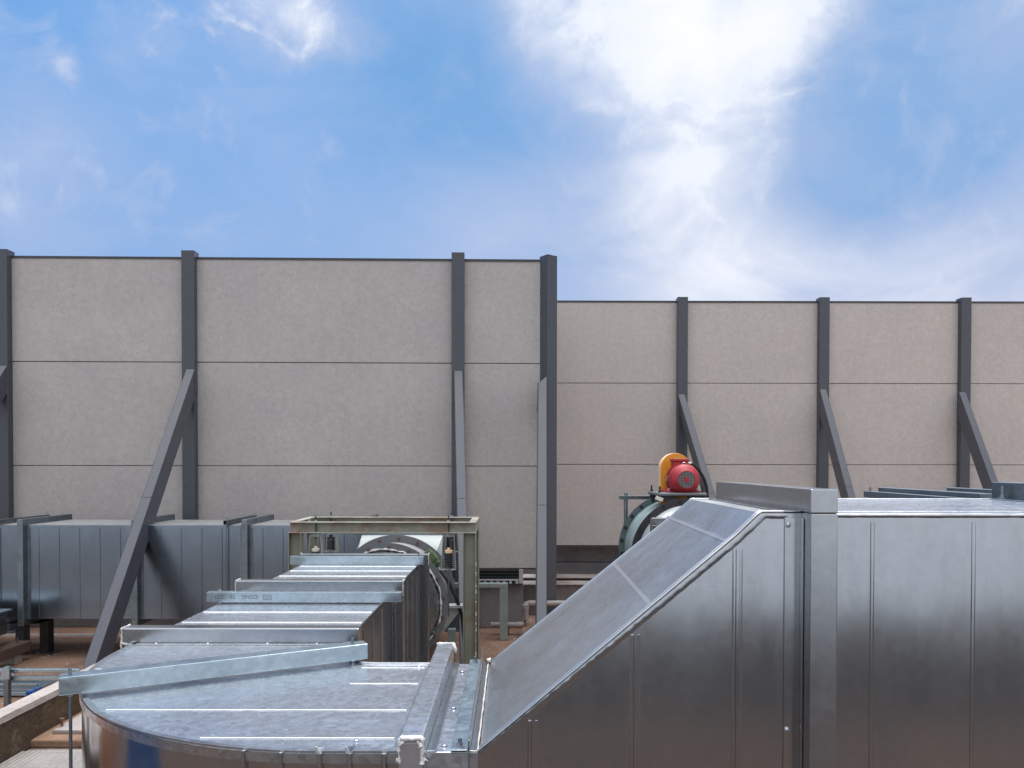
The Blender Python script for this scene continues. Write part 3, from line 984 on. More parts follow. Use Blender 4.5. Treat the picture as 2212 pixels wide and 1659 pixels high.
# rolled lock seam round the outer edge and below it
rr = []
for p, c in [(p, EC) for p in pts_o]:
    nrm = (p - EC)
    if p.x > EC.x:
        nrm = Vector((0, -1, 0))
    if p.y > EC.y:
        nrm = Vector((-1, 0, 0))
    nrm.normalize()
    rr.append((p, nrm))
for z0, z1, o0 in ((DZ1 - 0.026, DZ1 - 0.004, 0.006), (DZ1 - 0.001, DZ1 + 0.004, 0.004)):
    vs, fs = [], []
    for p, nn in rr:
        inn = -0.012 if z1 > DZ1 else 0.0005
        vs += [p + nn * inn + Vector((0, 0, z0)), p + nn * o0 + Vector((0, 0, z0)), p + nn * o0 + Vector((0, 0, z1)), p + nn * inn + Vector((0, 0, z1))]
    k = len(rr)
    for i in range(k - 1):
        for j in range(4):
            fs.append((i * 4 + j, i * 4 + (j + 1) % 4, (i + 1) * 4 + (j + 1) % 4, (i + 1) * 4 + j))
    fs += [(0, 1, 2, 3), ((k - 1) * 4 + 3, (k - 1) * 4 + 2, (k - 1) * 4 + 1, (k - 1) * 4)]
    mb.add(vs, fs)
mb.tube([p + Vector((0, 0, DZ1 + 0.002)) for p in pts_i], 0.004, 6, 0.1)
mb.build('lock_seam', M['duct'], el, smooth=True, angle=40)
mb = MB()
for x0, x1, y in ((-0.80, -0.30, 1.915), (-1.16, -0.30, 2.135), (-0.52, -0.30, 2.395), (-1.43, -1.0, 2.56), (-0.52, -0.3, 2.58)):
    rib_top(mb, x0, x1, y, DZ1 + 0.0004, 0.004, 0.002)
for u in (520, 605, 690, 755, 830):
    x = (u - CX) / F * BY0
    yy = BY0 if x > EC.x else EC.y - math.sqrt(RO * RO - (x - EC.x) ** 2)
    wd = 0.009 if u in (690, 755, 830) else 0.005
    yy -= 0.0005
    rib_x(mb, x, yy - 0.006, DZ0, DZ1 + 0.001, wd, 0.006)
    mb.box(x - wd / 2 - 0.003, x + wd / 2 + 0.003, yy - 0.006, yy, DZ0, DZ1 - 0.001)
    if u in (690, 755):
        mb.hull([(x - 0.009, yy - 0.012, DZ1), (x + 0.004, yy - 0.012, DZ1), (x + 0.012, yy + 0.02, DZ1 + 0.005), (x - 0.002, yy + 0.02, DZ1 + 0.005),
                 (x - 0.010, yy - 0.010, DZ1 + 0.018), (x - 0.004, yy - 0.010, DZ1 + 0.016), (x + 0.008, yy + 0.02, DZ1 + 0.008), (x + 0.0, yy + 0.02, DZ1 + 0.008)])
mb.build('standing_seam', M['seam'], el, bevel=0.001)
mb = MB()
for u, v in ((565, 1441), (905, 1441), (770, 1600)):
    z = DZ1 + 0.001
    r = ray(u, v)
    yy = (z - CAM.z) / r.z
    screwm(mb, (r.x * yy, yy, z), (0, 0, 1), 0.007)
mb.build('screw', M['bolt'], el)

# --- joint between curved and sloped duct: cover channel, flange strips, channel, fin
jx0, jx1 = -0.268, -0.208
fl = MB()
ring_rect(fl, 'x', jx0, jx1, BY0, BY1, DZ0, DZ1, 0.06)
fo = fl.build('flange_cover', M['duct_top'], el, bevel=0.006)
MB().box(jx0 + 0.003, jx1 - 0.003, BY0 - 0.064, BY0 - 0.0605, DZ0 - 0.05, DZ1 + 0.046).build('cover_plate', M['zinc_grey'], fo, bevel=0.001)
sk = MB()
sk.box(jx0 - 0.024, jx0 - 0.0005, BY0 - 0.002, BY1, DZ1 + 0.0006, DZ1 + 0.0035)
sk.build('flange_strip', M['duct'], fo)
cb = MB()
z = DZ1
for yy in (BY0 - 0.061,):
    cb.bead((jx0 + 0.002, yy, z + 0.055), (jx1 - 0.002, yy, z + 0.055), 0.0055, 0.5, 0.008)
    for X_, sg in ((jx0, 1), (jx1, -1)):
        cb.bead((X_ + sg * 0.002, yy, z + 0.055), (X_ + sg * 0.003, yy, z - 0.002), 0.0045, 0.5, 0.008)
        cb.bead((X_ + sg * 0.013, yy - 0.003, z + 0.052), (X_ + sg * 0.005, yy - 0.003, z + 0.038), 0.0045, 0.5, 0.008)
        cb.bead((X_ - sg * 0.002, yy + 0.003, z + 0.005), (X_ - sg * 0.003, BY0 - 0.006, z - 0.02), 0.0035, 0.5, 0.008)
cb.bead((jx0, BY1 + 0.058, z + 0.058), (jx1, BY1 + 0.058, z + 0.058), 0.006, 0.4, 0.01)
cb.bead((jx1, BY1 + 0.055, z + 0.058), (jx1 + 0.004, BY1 + 0.04, z + 0.03), 0.007, 0.5, 0.01)
cb.build('sealant', M['sealant'], fo, smooth=True, angle=80)

# --- sloped duct
SX0, SX1, SZ1 = -0.082, 0.604, 1.836
TBY = 2.53
sl_ = thing('sloped_duct', (0.25, 2.2, DZ0), 'sloped galvanised duct rising from the curved duct to the high duct on the right', 'duct')
# flat collar between the joint and the slope
mb = MB()
mb.box(-0.213, SX0, BY0, BY1, DZ0, DZ1)
mb.build('collar', M['duct_top'], sl_, bevel=0.002)
prof = [(SX0, DZ1, BY1), (0.10, 1.404, 2.61), (0.33, 1.598, 2.58), (0.545, 1.779, 2.55), (SX1, SZ1, TBY), (0.72, SZ1, TBY)]
mb = MB()
k = len(prof)
BY0s = BY0 - 0.0
mb.add([(x, BY0s, z) for x, z, y in prof] + [(x, y, z) for x, z, y in prof], [(i, i + 1, k + i + 1, k + i) for i in range(k - 1)])
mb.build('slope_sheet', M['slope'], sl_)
mb = MB()
zb = 0.75
bot = [(SX0, DZ0, BY1), (0.72, zb, TBY)]
face = [(x, BY0s, z - 0.0015) for x, z, y in prof] + [(0.72, BY0s, zb), (SX0, BY0s, DZ0)]
mb.add(face, [tuple(range(len(face)))])
face = [(x, y, z - 0.0015) for x, z, y in prof] + [(0.72, TBY, zb), (SX0, BY1, DZ0)]
mb.add(face, [tuple(range(len(face)))])
mb.add([(SX0, BY0s, DZ0), (0.72, BY0s, zb), (0.72, TBY, zb), (SX0, BY1, DZ0)], [(0, 1, 2, 3)])
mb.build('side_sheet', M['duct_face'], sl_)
mb = MB()


def slope_z(x):
    for (xa, za, _), (xb, zb_, _) in zip(prof, prof[1:]):
        if xa <= x <= xb:
            return za + (zb_ - za) * (x - xa) / (xb - xa)
    return SZ1


for x in (0.044, 0.293, 0.541):
    zt_ = slope_z(x) - 0.028
    rib_x(mb, x, BY0s - 0.0004, 0.5, zt_, 0.005, 0.003)
    rib_x(mb, x + 0.016, BY0s - 0.0004, 0.5, zt_, 0.002, 0.0012)
mb.build('standing_seam', M['duct_face'], sl_, bevel=0.001)
mb = MB()
for off, r_ in ((0.003, 0.0032), (0.022, 0.002)):
    pts = []
    for (xa, za, ya), (xb, zb_, yb_) in zip(prof[:-2], prof[1:-1]):
        for i in range(8):
            f_ = i / 8
            pts.append((xa + (xb - xa) * f_, BY0s + off, za + (zb_ - za) * f_ + 0.0025))
    pts.append((SX1 + 0.004, BY0s + off, SZ1 + 0.0025))
    pts.append((0.66, BY0s + off, SZ1 + 0.0025))
    mb.tube(pts, r_, 8, 0.05)
pts = []
for (xa, za, ya), (xb, zb_, yb_) in zip(prof[:-1], prof[1:]):
    for i in range(8):
        f_ = i / 8
        pts.append((xa + (xb - xa) * f_, ya + (yb_ - ya) * f_ - 0.003, za + (zb_ - za) * f_ + 0.002))
mb.tube(pts, 0.003, 8, 0.05)
mb.build('lock_seam', M['seam'], sl_, smooth=True, angle=70)
# hammered lower lip of the lock seam
mb = MB()
vs, fs = [], []
cnt = 110
for i in range(cnt + 1):
    x = SX0 + (0.66 - SX0) * i / cnt
    z = slope_z(x)
    w_ = 0.009 + 0.002 * mnoise.noise(Vector((x * 60, 0, 0)))
    b_ = 0.0018 + 0.0014 * abs(mnoise.noise(Vector((x * 45, 3, 0)))) + 0.0008 * mnoise.noise(Vector((x * 130, 7, 0)))
    vs += [(x, BY0s - b_ * 0.7, z - 0.0015), (x + 0.004, BY0s - b_, z - 0.006), (x + 0.009, BY0s - b_ * 0.8, z - 0.004 - w_ * 0.6), (x + 0.011, BY0s - 0.0008, z - 0.006 - w_)]
for i in range(cnt):
    for j in range(3):
        fs.append((i * 4 + j, i * 4 + j + 1, i * 4 + 5 + j, i * 4 + 4 + j))
mb.add(vs, fs)
mb.build('hammered_edge', M['duct_face'], sl_, smooth=True, angle=80)
# faint cross joints on the slope
mb = MB()
for xa, xb in ((0.341, 0.349), (0.528, 0.537)):
    a = Vector((xa, BY0s + 0.03, slope_z(xa) + 0.0008))
    ye = 2.59
    b = Vector((xb, ye, slope_z(xb) + 0.0008))
    mb.bar(a, b, (0.008, 0, 0.0068), (-0.0012, 0, 0.0015))
mb.build('cross_joint', M['joint'], sl_)
# low fin and strips at the foot of the slope
mb = MB()
mb.box(-0.104, -0.101, BY0 - 0.004, BY1 + 0.04, DZ1 + 0.0005, DZ1 + 0.05)
mb.box(-0.1005, -0.084, BY0 - 0.003, BY1, DZ1 + 0.0006, DZ1 + 0.0045)
mb.box(-0.104, -0.1, BY0 - 0.045, BY0 - 0.0045, DZ0, DZ1 + 0.046)
mb.build('upright_flange', M['cover'], sl_, bevel=0.001)
mb = MB()
mb.bead((-0.083, BY0, DZ1 + 0.004), (-0.083, BY1, DZ1 + 0.004), 0.0026, 0.3, 0.03)
mb.bead((-0.086, BY1 - 0.01, DZ1 + 0.01), (-0.076, BY1, DZ1 + 0.016), 0.009, 0.4, 0.01)
mb.build('sealant', M['sealant'], sl_, smooth=True, angle=80)
mb = MB()
mb.box(-0.2075, -0.184, BY0 - 0.002, BY1 + 0.002, DZ1 + 0.0006, DZ1 + 0.004)
mb.box(-0.1865, -0.1835, BY0 - 0.002, BY1 + 0.002, DZ1 + 0.0041, DZ1 + 0.008)
for yy in (1.86, 2.15, 2.53):
    screwm(mb, (-0.168, yy, DZ1 + 0.001), (0, 0, 1), 0.008)
mb.build('flange_strip', M['cover'], sl_, bevel=0.001)
s4 = channel_strut((-0.1275, BY0 - 0.012, DZ1 + 0.001), (-0.1275, BY1 + 0.02, DZ1 + 0.001), 'low channel strut lying in the duct joint at the foot of the sloped duct', 0.009, 0.041, 'zinc', (0.03, 0.955), rod_down=1.2)

# --- high duct on the right
HX1 = 2.9
hz0 = 0.92
hd = thing('high_duct', (1.8, 2.17, hz0), 'tall shiny galvanised duct filling the right foreground', 'duct')
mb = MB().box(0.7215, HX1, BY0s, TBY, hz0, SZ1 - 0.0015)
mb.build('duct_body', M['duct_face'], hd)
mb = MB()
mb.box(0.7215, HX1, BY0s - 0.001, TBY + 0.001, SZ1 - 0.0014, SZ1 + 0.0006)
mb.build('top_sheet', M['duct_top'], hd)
mb = MB()
x = 0.876
while x < HX1:
    if abs(x - 1.68) > 0.08:
        rib_x(mb, x, BY0s - 0.0004, hz0, SZ1 - 0.022, 0.005, 0.0028)
    x += 0.246
mb.build('standing_seam', M['duct_face'], hd, bevel=0.0015)
mb = MB()
pts = [(0.78 + i * 0.02, BY0s - 0.001, SZ1 - 0.006) for i in range(105)]
mb.tube(pts, 0.006, 8, 0.1)
mb.tube([(p[0], TBY, SZ1 + 0.001) for p in pts], 0.004, 6, 0.05)
mb.tube([(p[0], BY0s + 0.02, SZ1 + 0.001) for p in pts], 0.0025, 6, 0.05)
mb.build('lock_seam', M['duct'], hd, smooth=True, angle=70)
for x0, own in ((0.7035, 'a'), (1.655, 'b')):
    x1 = x0 + 0.064
    fl = MB()
    h = 0.058
    ring_rect(fl, 'x', x0, x1, BY0s, TBY, hz0, SZ1 + 0.001, h)
    fo = fl.build('flange_cover', M['cover'] if own == 'a' else M['zinc_dark'], hd, bevel=0.003)
    sk = MB()
    sk.box(x0 - 0.042, x0 - 0.001, BY0s - 0.0045, BY0s - 0.0008, hz0, SZ1 - 0.012)
    sk.box(x1 + 0.001, x1 + 0.022, BY0s - 0.0045, BY0s - 0.0008, hz0, SZ1 - 0.012)
    sk.box(x0 - 0.0055, x0 - 0.001, BY0s - 0.018, BY0s - 0.005, hz0, SZ1 - 0.012)
    sk.box(x0 - 0.042, x0 - 0.001, BY0s, TBY, SZ1 + 0.0012, SZ1 + 0.005)
    fs_ = sk.build('flange_strip', M['duct_face'], fo, bevel=0.001)
    sk = MB()
    for px, pv in ((x0 - 0.034, 1134), (x0 - 0.034, 1575), (x1 + 0.012, 1133), (x1 + 0.012, 1588)):
        zz = P(1760, pv, BY0s).z
        boltm(sk, (px, BY0s - 0.0045, zz), (0, -1, 0), 0.005, 0.004)
        screwm(sk, (px, BY0s - 0.0055, zz), (0, -1, 0), 0.0062)
    sk.build('screw', M['bolt'], fo, smooth=True)
    if own == 'b':
        sk = MB()
        boltm(sk, (x0 - 0.02, TBY - 0.03, SZ1 + 0.005), (0, 0, 1), 0.010, 0.012, 0.03)
        sk.build('bolt', M['zinc_dark'], fo)
# second duct standing behind the high one: only its flanges show over the top
pd = thing('rear_duct', (3.0, 3.5, 0.9), 'duct behind the high duct, only its dark top flanges showing', 'duct')
MB().box(1.3, 4.6, 3.0, 3.72, 0.95, 1.79).build('duct_body', M['duct_dull'], pd, bevel=0.003)
for (ua, ub, va, Yf) in ((1899, 0, 1055, 3.76), (2047, 0, 1057, 3.76)):
    x0 = P(ua, va, Yf).x
    fl = MB()
    ring_rect(fl, 'x', x0, x0 + 0.05, 3.0, 3.72, 0.95, 1.79, 0.052)
    fl.build('flange_cover', M['zinc_dark'], pd, bevel=0.003)
s5 = channel_strut((P(1866, 1078, 3.85).x, 3.8, 1.792), (P(1866, 1078, 3.85).x, 2.85, 1.792), 'dark strut across the duct that stands behind the high duct', 0.03, 0.05, 'zinc_dark', (0.02, 0.97), rod_down=0.9, nuts=False)

# ------------------------------------------------------------------ left fan frame
frm = thing('steel_gantry', (-1.0, 6.05, 0), 'rusty olive steel frame of channel beams standing round the left fan', 'frame')
fxl, fxr = P(622, 1140, 5.75).x, P(1028, 1140, 5.75).x
FYa, FYb = 5.75, 6.36
fzt = P(825, 1128, 5.75).z
fzb = P(825, 1152, 5.75).z


def chan_beam_x(m, x0, x1, y, sgn, z0, z1, w=0.055, k=0.007):
    """channel along x, web at y, lips towards sgn*y"""
    y1 = y + sgn * w
    a_, b_ = min(y, y1), max(y, y1)
    m.box(x0, x1, a_, b_, z1 - k, z1)
    m.box(x0, x1, a_, b_, z0, z0 + k)
    m.box(x0, x1, min(y, y - sgn * 0.006), max(y, y - sgn * 0.006), z0 + 0.0005, z1 - 0.0005)


m = MB()
chan_beam_x(m, fxl, fxr, FYa + 0.056, -1, fzb, fzt)
m.build('beam', M['olive_beam'], frm, bevel=0.0015)
m = MB()
chan_beam_x(m, fxl, fxr, FYb, -1, fzb, fzt)
m.build('beam', M['olive_beam'], frm, bevel=0.0015)
for X_, sg in ((fxl, 1), (fxr, -1)):
    m = MB()
    x1 = X_ + sg * 0.055
    a_, b_ = min(X_, x1), max(X_, x1)
    y0_, y1_ = FYa + 0.064, FYb - 0.058
    m.box(a_, b_, y0_, y1_, fzt - 0.007, fzt)
    m.box(a_, b_, y0_, y1_, fzb, fzb + 0.007)
    m.box(min(X_, X_ + sg * 0.006), max(X_, X_ + sg * 0.006), y0_, y1_, fzb + 0.0075, fzt - 0.0075)
    m.build('beam', M['olive_beam'], frm, bevel=0.0015)
for X_, sg, Y_ in ((fxl, 1, FYa), (fxr, -1, FYa), (fxl, 1, FYb - 0.1), (fxr, -1, FYb - 0.1)):
    m = MB()
    a_, b_ = (X_, X_ + 0.1) if sg > 0 else (X_ - 0.1, X_)
    zt_ = fzb - 0.001
    m.box(a_, a_ + 0.007, Y_, Y_ + 0.09, 0.01, zt_)
    m.box(b_ - 0.007, b_, Y_, Y_ + 0.09, 0.01, zt_)
    m.box(a_ + 0.0075, b_ - 0.0075, Y_ + 0.042, Y_ + 0.049, 0.01, zt_)
    c_ = m.build('leg', M['olive'], frm, bevel=0.0015)
    if Y_ == FYa and sg < 0:
        w = MB()
        for i in range(14):
            zz = fzb - 0.25 - i * 0.075 + random.uniform(-0.02, 0.02)
            w.bead((b_ + 0.001, Y_ - 0.001, zz), (b_ + 0.001, Y_ - 0.001, zz + random.uniform(0.008, 0.03)), 0.004, 0.5, 0.006)
        w.build('sealant', M['sealant'], c_, smooth=True)
        MB().tube([(b_ - 0.03, Y_ - 0.003, 0.92), (b_ + 0.012, Y_ - 0.006, 0.925), (b_ + 0.014, Y_ + 0.05, 0.92)], 0.0018, 5).build('wire', M['rusty_bolt'], c_)
    MB().box(a_ - 0.04, b_ + 0.04, Y_ - 0.04, Y_ + 0.13, 0.0, 0.009).build('base_plate', M['olive'], frm)


# spring hangers
def hanger(x, y, ztop, label, length=0.26, bracket='pale_green', cap='white_tag'):
    t = thing('spring_hanger', (x, y, ztop), label, 'spring hanger', 'spring hangers carrying the left fan')
    # rod up through the beam with nut
    r = MB()
    r.cyl((x, y, ztop - 0.03), (x, y, fzt + 0.045), 0.006, 8)
    r.build('rod', M['steel_dark'], t, smooth=True, angle=60)
    n = MB()
    boltm(n, (x, y, fzt), (0, 0, 1), 0.011, 0.014)
    n.cyl((x, y, ztop - 0.012), (x, y, ztop + 0.012), 0.014, 6)
    n.build('nut', M['bolt'], t)
    # bracket: a bent strap, wider at the foot
    zb_ = ztop - length
    b = MB()
    w0, w1, dp = 0.045, 0.058, 0.055
    b.box(x - w0, x + w0, y - dp / 2, y + dp / 2, ztop - 0.006, ztop)
    for sg in (-1, 1):
        b.hull([(x + sg * w1, y - dp / 2, zb_), (x + sg * (w1 - 0.005), y - dp / 2, zb_), (x + sg * (w1 - 0.005), y + dp / 2, zb_), (x + sg * w1, y + dp / 2, zb_),
                (x + sg * w0, y - dp / 2, ztop - 0.006), (x + sg * (w0 - 0.005), y - dp / 2, ztop - 0.006), (x + sg * (w0 - 0.005), y + dp / 2, ztop - 0.006), (x + sg * w0, y + dp / 2, ztop - 0.006)])
    b.box(x - w1, x + w1, y - dp / 2, y + dp / 2, zb_ - 0.005, zb_ - 0.0003)
    b.build('bracket', M[bracket], t, bevel=0.001)
    s = MB()
    pts = [(x + 0.027 * math.cos(a * 0.5), y + 0.027 * math.sin(a * 0.5), zb_ + 0.012 + (length * 0.42) * a / 75) for a in range(76)]
    s.tube(pts, 0.0065, 6)
    s.build('spring', M['rubber'], t, smooth=True, angle=70)
    c = MB()
    c.cyl((x, y, zb_ + length * 0.42 + 0.018), (x, y, zb_ + length * 0.42 + 0.036), 0.031, 16)
    c.cyl((x, y, zb_ + length * 0.42 + 0.036), (x, y, zb_ + length * 0.42 + 0.055), 0.014, 6)
    c.build('spring_cap', M[cap], t, smooth=True)
    d = MB()
    d.cyl((x, y, 0.78), (x, y, zb_ - 0.005), 0.005, 8)
    d.build('drop_rod', M['zinc_dark'], t, smooth=True, angle=60)


hanger(P(682, 1180, 5.78).x, 5.785, fzb - 0.02, 'spring hanger with white cap at the front left of the fan frame', 0.24, 'pale_green', 'white_tag')
hanger(P(715, 1180, 6.33).x, 6.33, fzb - 0.004, 'spring hanger with black cap at the back left of the fan frame', 0.2, 'olive', 'rubber')
hanger(P(969, 1180, 5.78).x, 5.785, fzb - 0.02, 'spring hanger with ochre cap at the front right of the fan frame', 0.26, 'pale_green', 'guard_edge')
hanger(P(976, 1160, 6.33).x, 6.33, fzb - 0.004, 'spring hanger half hidden at the back right of the fan frame', 0.2, 'olive', 'rubber')

# ------------------------------------------------------------------ left fan
fc = Vector((-0.965, 0, 0.88))
lf = thing('duct_fan', (fc.x, 6.1, 0.4), 'round grey duct fan hung inside the rusty steel frame', 'fan')
yn, yf = 5.74, 6.22
MB().lathe((fc.x, yn + 0.02, fc.z), (0, 1, 0), [(0.425, 0), (0.43, 0.0), (0.43, yf - yn), (0.425, yf - yn)], 72, True).build('casing', M['fan_grey'], lf, smooth=True)
for y_, r_, mt in ((yn, 0.475, 'ring_grey'), (yf, 0.492, 'ring_grey')):
    fo = MB().ring((fc.x, y_, fc.z), (0, 1, 0), 0.40, r_, 0.014, 80).build('ring_flange', M[mt], lf, smooth=True)
    bo = MB()
    for i in range(18):
        t = 2 * PI * (i + 0.35) / 18
        boltm(bo, (fc.x + (r_ - 0.032) * math.cos(t), y_ - 0.0005, fc.z + (r_ - 0.032) * math.sin(t)), (0, -1, 0), 0.009, 0.012, 0.006)
    bo.build('bolt', M['rusty_bolt'], fo)
# square to round piece in front (from the straight duct)


def sq2round(mb, x0, x1, z0, z1, ys, cx, cz, r, yr, n=48, t=0.0):
    vs, fs = [], []
    for i in range(n):
        a = 2 * PI * i / n
        c, s = math.cos(a), math.sin(a)
        k = 1 / max(abs(c), abs(s))
        sx = (x0 + x1) / 2 + c * k * (x1 - x0) / 2
        sz = (z0 + z1) / 2 + s * k * (z1 - z0) / 2
        vs += [(sx, ys, sz), (cx + r * c, yr, cz + r * s)]
    for i in range(n):
        j = (i + 1) % n
        fs.append((2 * i, 2 * j, 2 * j + 1, 2 * i + 1))
    mb.add(vs, fs)


m = MB()
sq2round(m, AX0 + 0.02, AX1 - 0.02, DZ0 + 0.02, DZ1 - 0.02, 5.452, fc.x, fc.z, 0.415, yn - 0.001, 64)
m.build('inlet_piece', M['duct'], lf, smooth=True, angle=25)
cb = MB()
pts = [(fc.x + 0.425 * math.cos(t), yn - 0.008, fc.z + 0.425 * math.sin(t)) for t in [2 * PI * i / 120 for i in range(121)]]
cb.tube([Vector(p) + Vector((random.uniform(-0.005, 0.005), 0, random.uniform(-0.005, 0.005))) for p in pts], 0.008, 6, 0.6)
cb.build('sealant', M['sealant'], lf, smooth=True, angle=80)
m = MB()
sx0, sx1, sz1 = P(782, 1156, 7.0).x, P(957, 1156, 7.0).x, P(860, 1156, 7.0).z
sq2round(m, sx0, sx1, 0.46, sz1, 7.0, fc.x, fc.z, 0.46, yf + 0.015, 64)
m.build('outlet_piece', M['fan_pale'], lf, smooth=True, angle=20)
m = MB().box(sx0 - 0.05, sx1 + 0.03, 7.002, 7.05, 0.42, sz1 + 0.05)
m.box(sx0, sx1, 7.052, 7.395, 0.46, sz1)
m.build('outlet_collar', M['zinc_dark'], lf, bevel=0.004)
# mounting ears and terminal box
g0 = P(934, 1210, 5.95)
ax_ = Vector((0.62, -0.1, -0.78)).normalized()
jb = MB()
bx = Vector((0.78, 0, 0.62)).normalized()
by = ax_.cross(bx).normalized()
for wv_, hv_, k0, k1 in ((0.075, 0.075, -0.085, 0.055), (0.092, 0.092, -0.06, 0.02), (0.05, 0.05, 0.055, 0.075)):
    jb.bar(g0 + ax_ * k0, g0 + ax_ * k1, bx * wv_, by * hv_)
jo = jb.build('junction_box', M['box_green'], lf, bevel=0.016)
jg = MB()
jg.cyl(g0 + ax_ * 0.075, g0 + ax_ * 0.105, 0.016, 8)
jg.build('cable_gland', M['bolt'], jo)
MB().bar(g0 - bx * 0.05 - ax_ * 0.04, g0 - bx * 0.05 + ax_ * 0.06, by * 0.07, bx * 0.006).build('bracket', M['olive'], jo)
for sg in (1, -1):
    ear = MB()
    xe = fc.x + sg * 0.52
    ear.hull([(xe - 0.09, 5.86, 0.83), (xe + 0.06, 5.86, 0.83), (xe + 0.06, 5.96, 0.83), (xe - 0.09, 5.96, 0.83)] + [(xe - 0.09, 5.86, 0.85), (xe + 0.06, 5.86, 0.85), (xe + 0.06, 5.96, 0.85), (xe - 0.09, 5.96, 0.85)])
    ear.hull([(xe - 0.09, 5.9, 0.66), (xe - 0.075, 5.9, 0.66), (xe - 0.075, 5.906, 0.66), (xe - 0.09, 5.906, 0.66), (xe - 0.09, 5.9, 0.829), (xe + 0.058, 5.9, 0.829), (xe + 0.058, 5.906, 0.829), (xe - 0.09, 5.906, 0.829)])
    ear.build('mounting_ear', M['fan_pale'], lf, bevel=0.001)
# corrugated conduit
c0 = g0 + ax_ * 0.105
pts = []
ctrl = [c0, P(968, 1255, 5.9), P(985, 1290, 5.88), P(998, 1330, 5.9), P(1005, 1400, 5.95)]
for i in range(len(ctrl) - 1):
    for k in range(14):
        pts.append(ctrl[i].lerp(ctrl[i + 1], k / 14))
pts.append(ctrl[-1])
cm = MB()
n8 = 10
for sm in range(3):
    pts = [pts[0]] + [(pts[i - 1] + pts[i] * 2 + pts[i + 1]) / 4 for i in range(1, len(pts) - 1)] + [pts[-1]]
fine_pts = []
for i in range(len(pts) - 1):
    for k in range(2):
        fine_pts.append(pts[i].lerp(pts[i + 1], k / 2))
vs, fs = [], []
for i, p in enumerate(fine_pts):
    d = fine_pts[min(i + 1, len(fine_pts) - 1)] - fine_pts[max(0, i - 1)]
    x_, y_ = cm.frame(d)
    r_ = 0.0165 if i % 2 else 0.0135
    vs += [p + (x_ * math.cos(2 * PI * k / n8) + y_ * math.sin(2 * PI * k / n8)) * r_ for k in range(n8)]
for i in range(len(fine_pts) - 1):
    fs += [(i * n8 + k, i * n8 + (k + 1) % n8, (i + 1) * n8 + (k + 1) % n8, (i + 1) * n8 + k) for k in range(n8)]
cm.add(vs, fs)
tag(cm.build('conduit', M['rubber'], smooth=True, angle=80), 'black corrugated conduit dropping from the green junction box of the left fan', 'conduit')
# small square posts under the fan's right mount
tb = P(976, 1358, 5.93)
tm = MB().box(tb.x - 0.03, tb.x + 0.03, 5.9, 5.96, 0.0, tb.z)
tq = thing('fan_stop', (tb.x, 5.93, 0), 'small drilled steel tube standing by the leg of the rusty fan frame', 'stop post')
tm.build('tube', M['pale_green'], tq, bevel=0.003)
h_ = MB()
for zz in (0.2, 0.32, 0.44):
    h_.cyl((tb.x, 5.899, zz), (tb.x, 5.9005, zz), 0.008, 12)
h_.build('hole', M['rubber'], tq)

# ------------------------------------------------------------------ right fan with belt drive
rc = Vector((1.545, 0, 1.165))
rf = thing('belt_fan', (rc.x, 6.9, 0), 'grey green round fan below the red motor, partly hidden by the sloped duct', 'fan')
MB().lathe((rc.x, 6.58, rc.z), (0, 1, 0), [(0.452, 0), (0.458, 0), (0.458, 0.66), (0.452, 0.66)], 80, True).build('casing', M['fan_green'], rf, smooth=True)
fo = MB().ring((rc.x, 7.22, rc.z), (0, 1, 0), 0.44, 0.515, 0.012, 80).build('ring_flange', M['fan_flange'], rf, smooth=True)
bo = MB()
for i in range(24):
    t = 2 * PI * (i + 0.5) / 24
    boltm(bo, (rc.x + 0.488 * math.cos(t), 7.219, rc.z + 0.488 * math.sin(t)), (0, -1, 0), 0.011, 0.014, 0.012)
bo.build('bolt', M['steel_black'], fo)
fo = MB().ring((rc.x, 6.55, rc.z), (0, 1, 0), 0.40, 0.50, 0.02, 80).build('ring_flange', M['rubber'], rf, smooth=True)
bo = MB()
for i in range(20):
    t = 2 * PI * (i + 0.5) / 20
    boltm(bo, (rc.x + 0.474 * math.cos(t), 6.549, rc.z + 0.474 * math.sin(t)), (0, -1, 0), 0.010, 0.012)
bo.build('bolt', M['steel_black'], fo)
m = MB()
dx0, dzt = P(1406, 1113, 6.25).x, P(1420, 1118, 6.25).z
dx1, dzb = 2 * rc.x - dx0 + 0.05, 0.75
sq2round(m, dx0 + 0.02, dx1 - 0.02, dzb + 0.02, dzt - 0.04, 6.30, rc.x, rc.z, 0.44, 6.549, 64)
m.build('flexible_sleeve', M['fan_pale'], rf, smooth=True, angle=30)
for sg in (-1, 1):
    m = MB()
    m.box(rc.x + sg * 0.3 - 0.04, rc.x + sg * 0.3 + 0.04, 6.62, 7.2, 0.0, 0.09)
    m.box(rc.x + sg * 0.3 - 0.03, rc.x + sg * 0.3 + 0.03, 6.7, 6.76, 0.0905, 0.84)
    m.box(rc.x + sg * 0.3 - 0.03, rc.x + sg * 0.3 + 0.03, 7.05, 7.11, 0.0905, 0.84)
    m.build('foot', M['steel_dark'], rf, bevel=0.003)
m = MB().box(P(1645 * 0.864, 1110, 6.62).x - 0.02, P(1645 * 0.864, 1110, 6.62).x + 0.02, 6.62, 6.63, P(1425, 1108, 6.62).z - 0.03, P(1425, 1108, 6.62).z + 0.01)
yl = P(1423, 1105, 6.70)
aa = math.atan2(yl.z - rc.z, yl.x - rc.x)
lp = Vector((rc.x + 0.4595 * math.cos(aa), 6.66, rc.z + 0.4595 * math.sin(aa)))
tn = Vector((-math.sin(aa), 0, math.cos(aa)))
MB().bar(lp - tn * 0.03, lp + tn * 0.03, (0, 0.05, 0), Vector((math.cos(aa), 0, math.sin(aa))) * 0.002).build('sticker', M['yellow_tag'], rf)
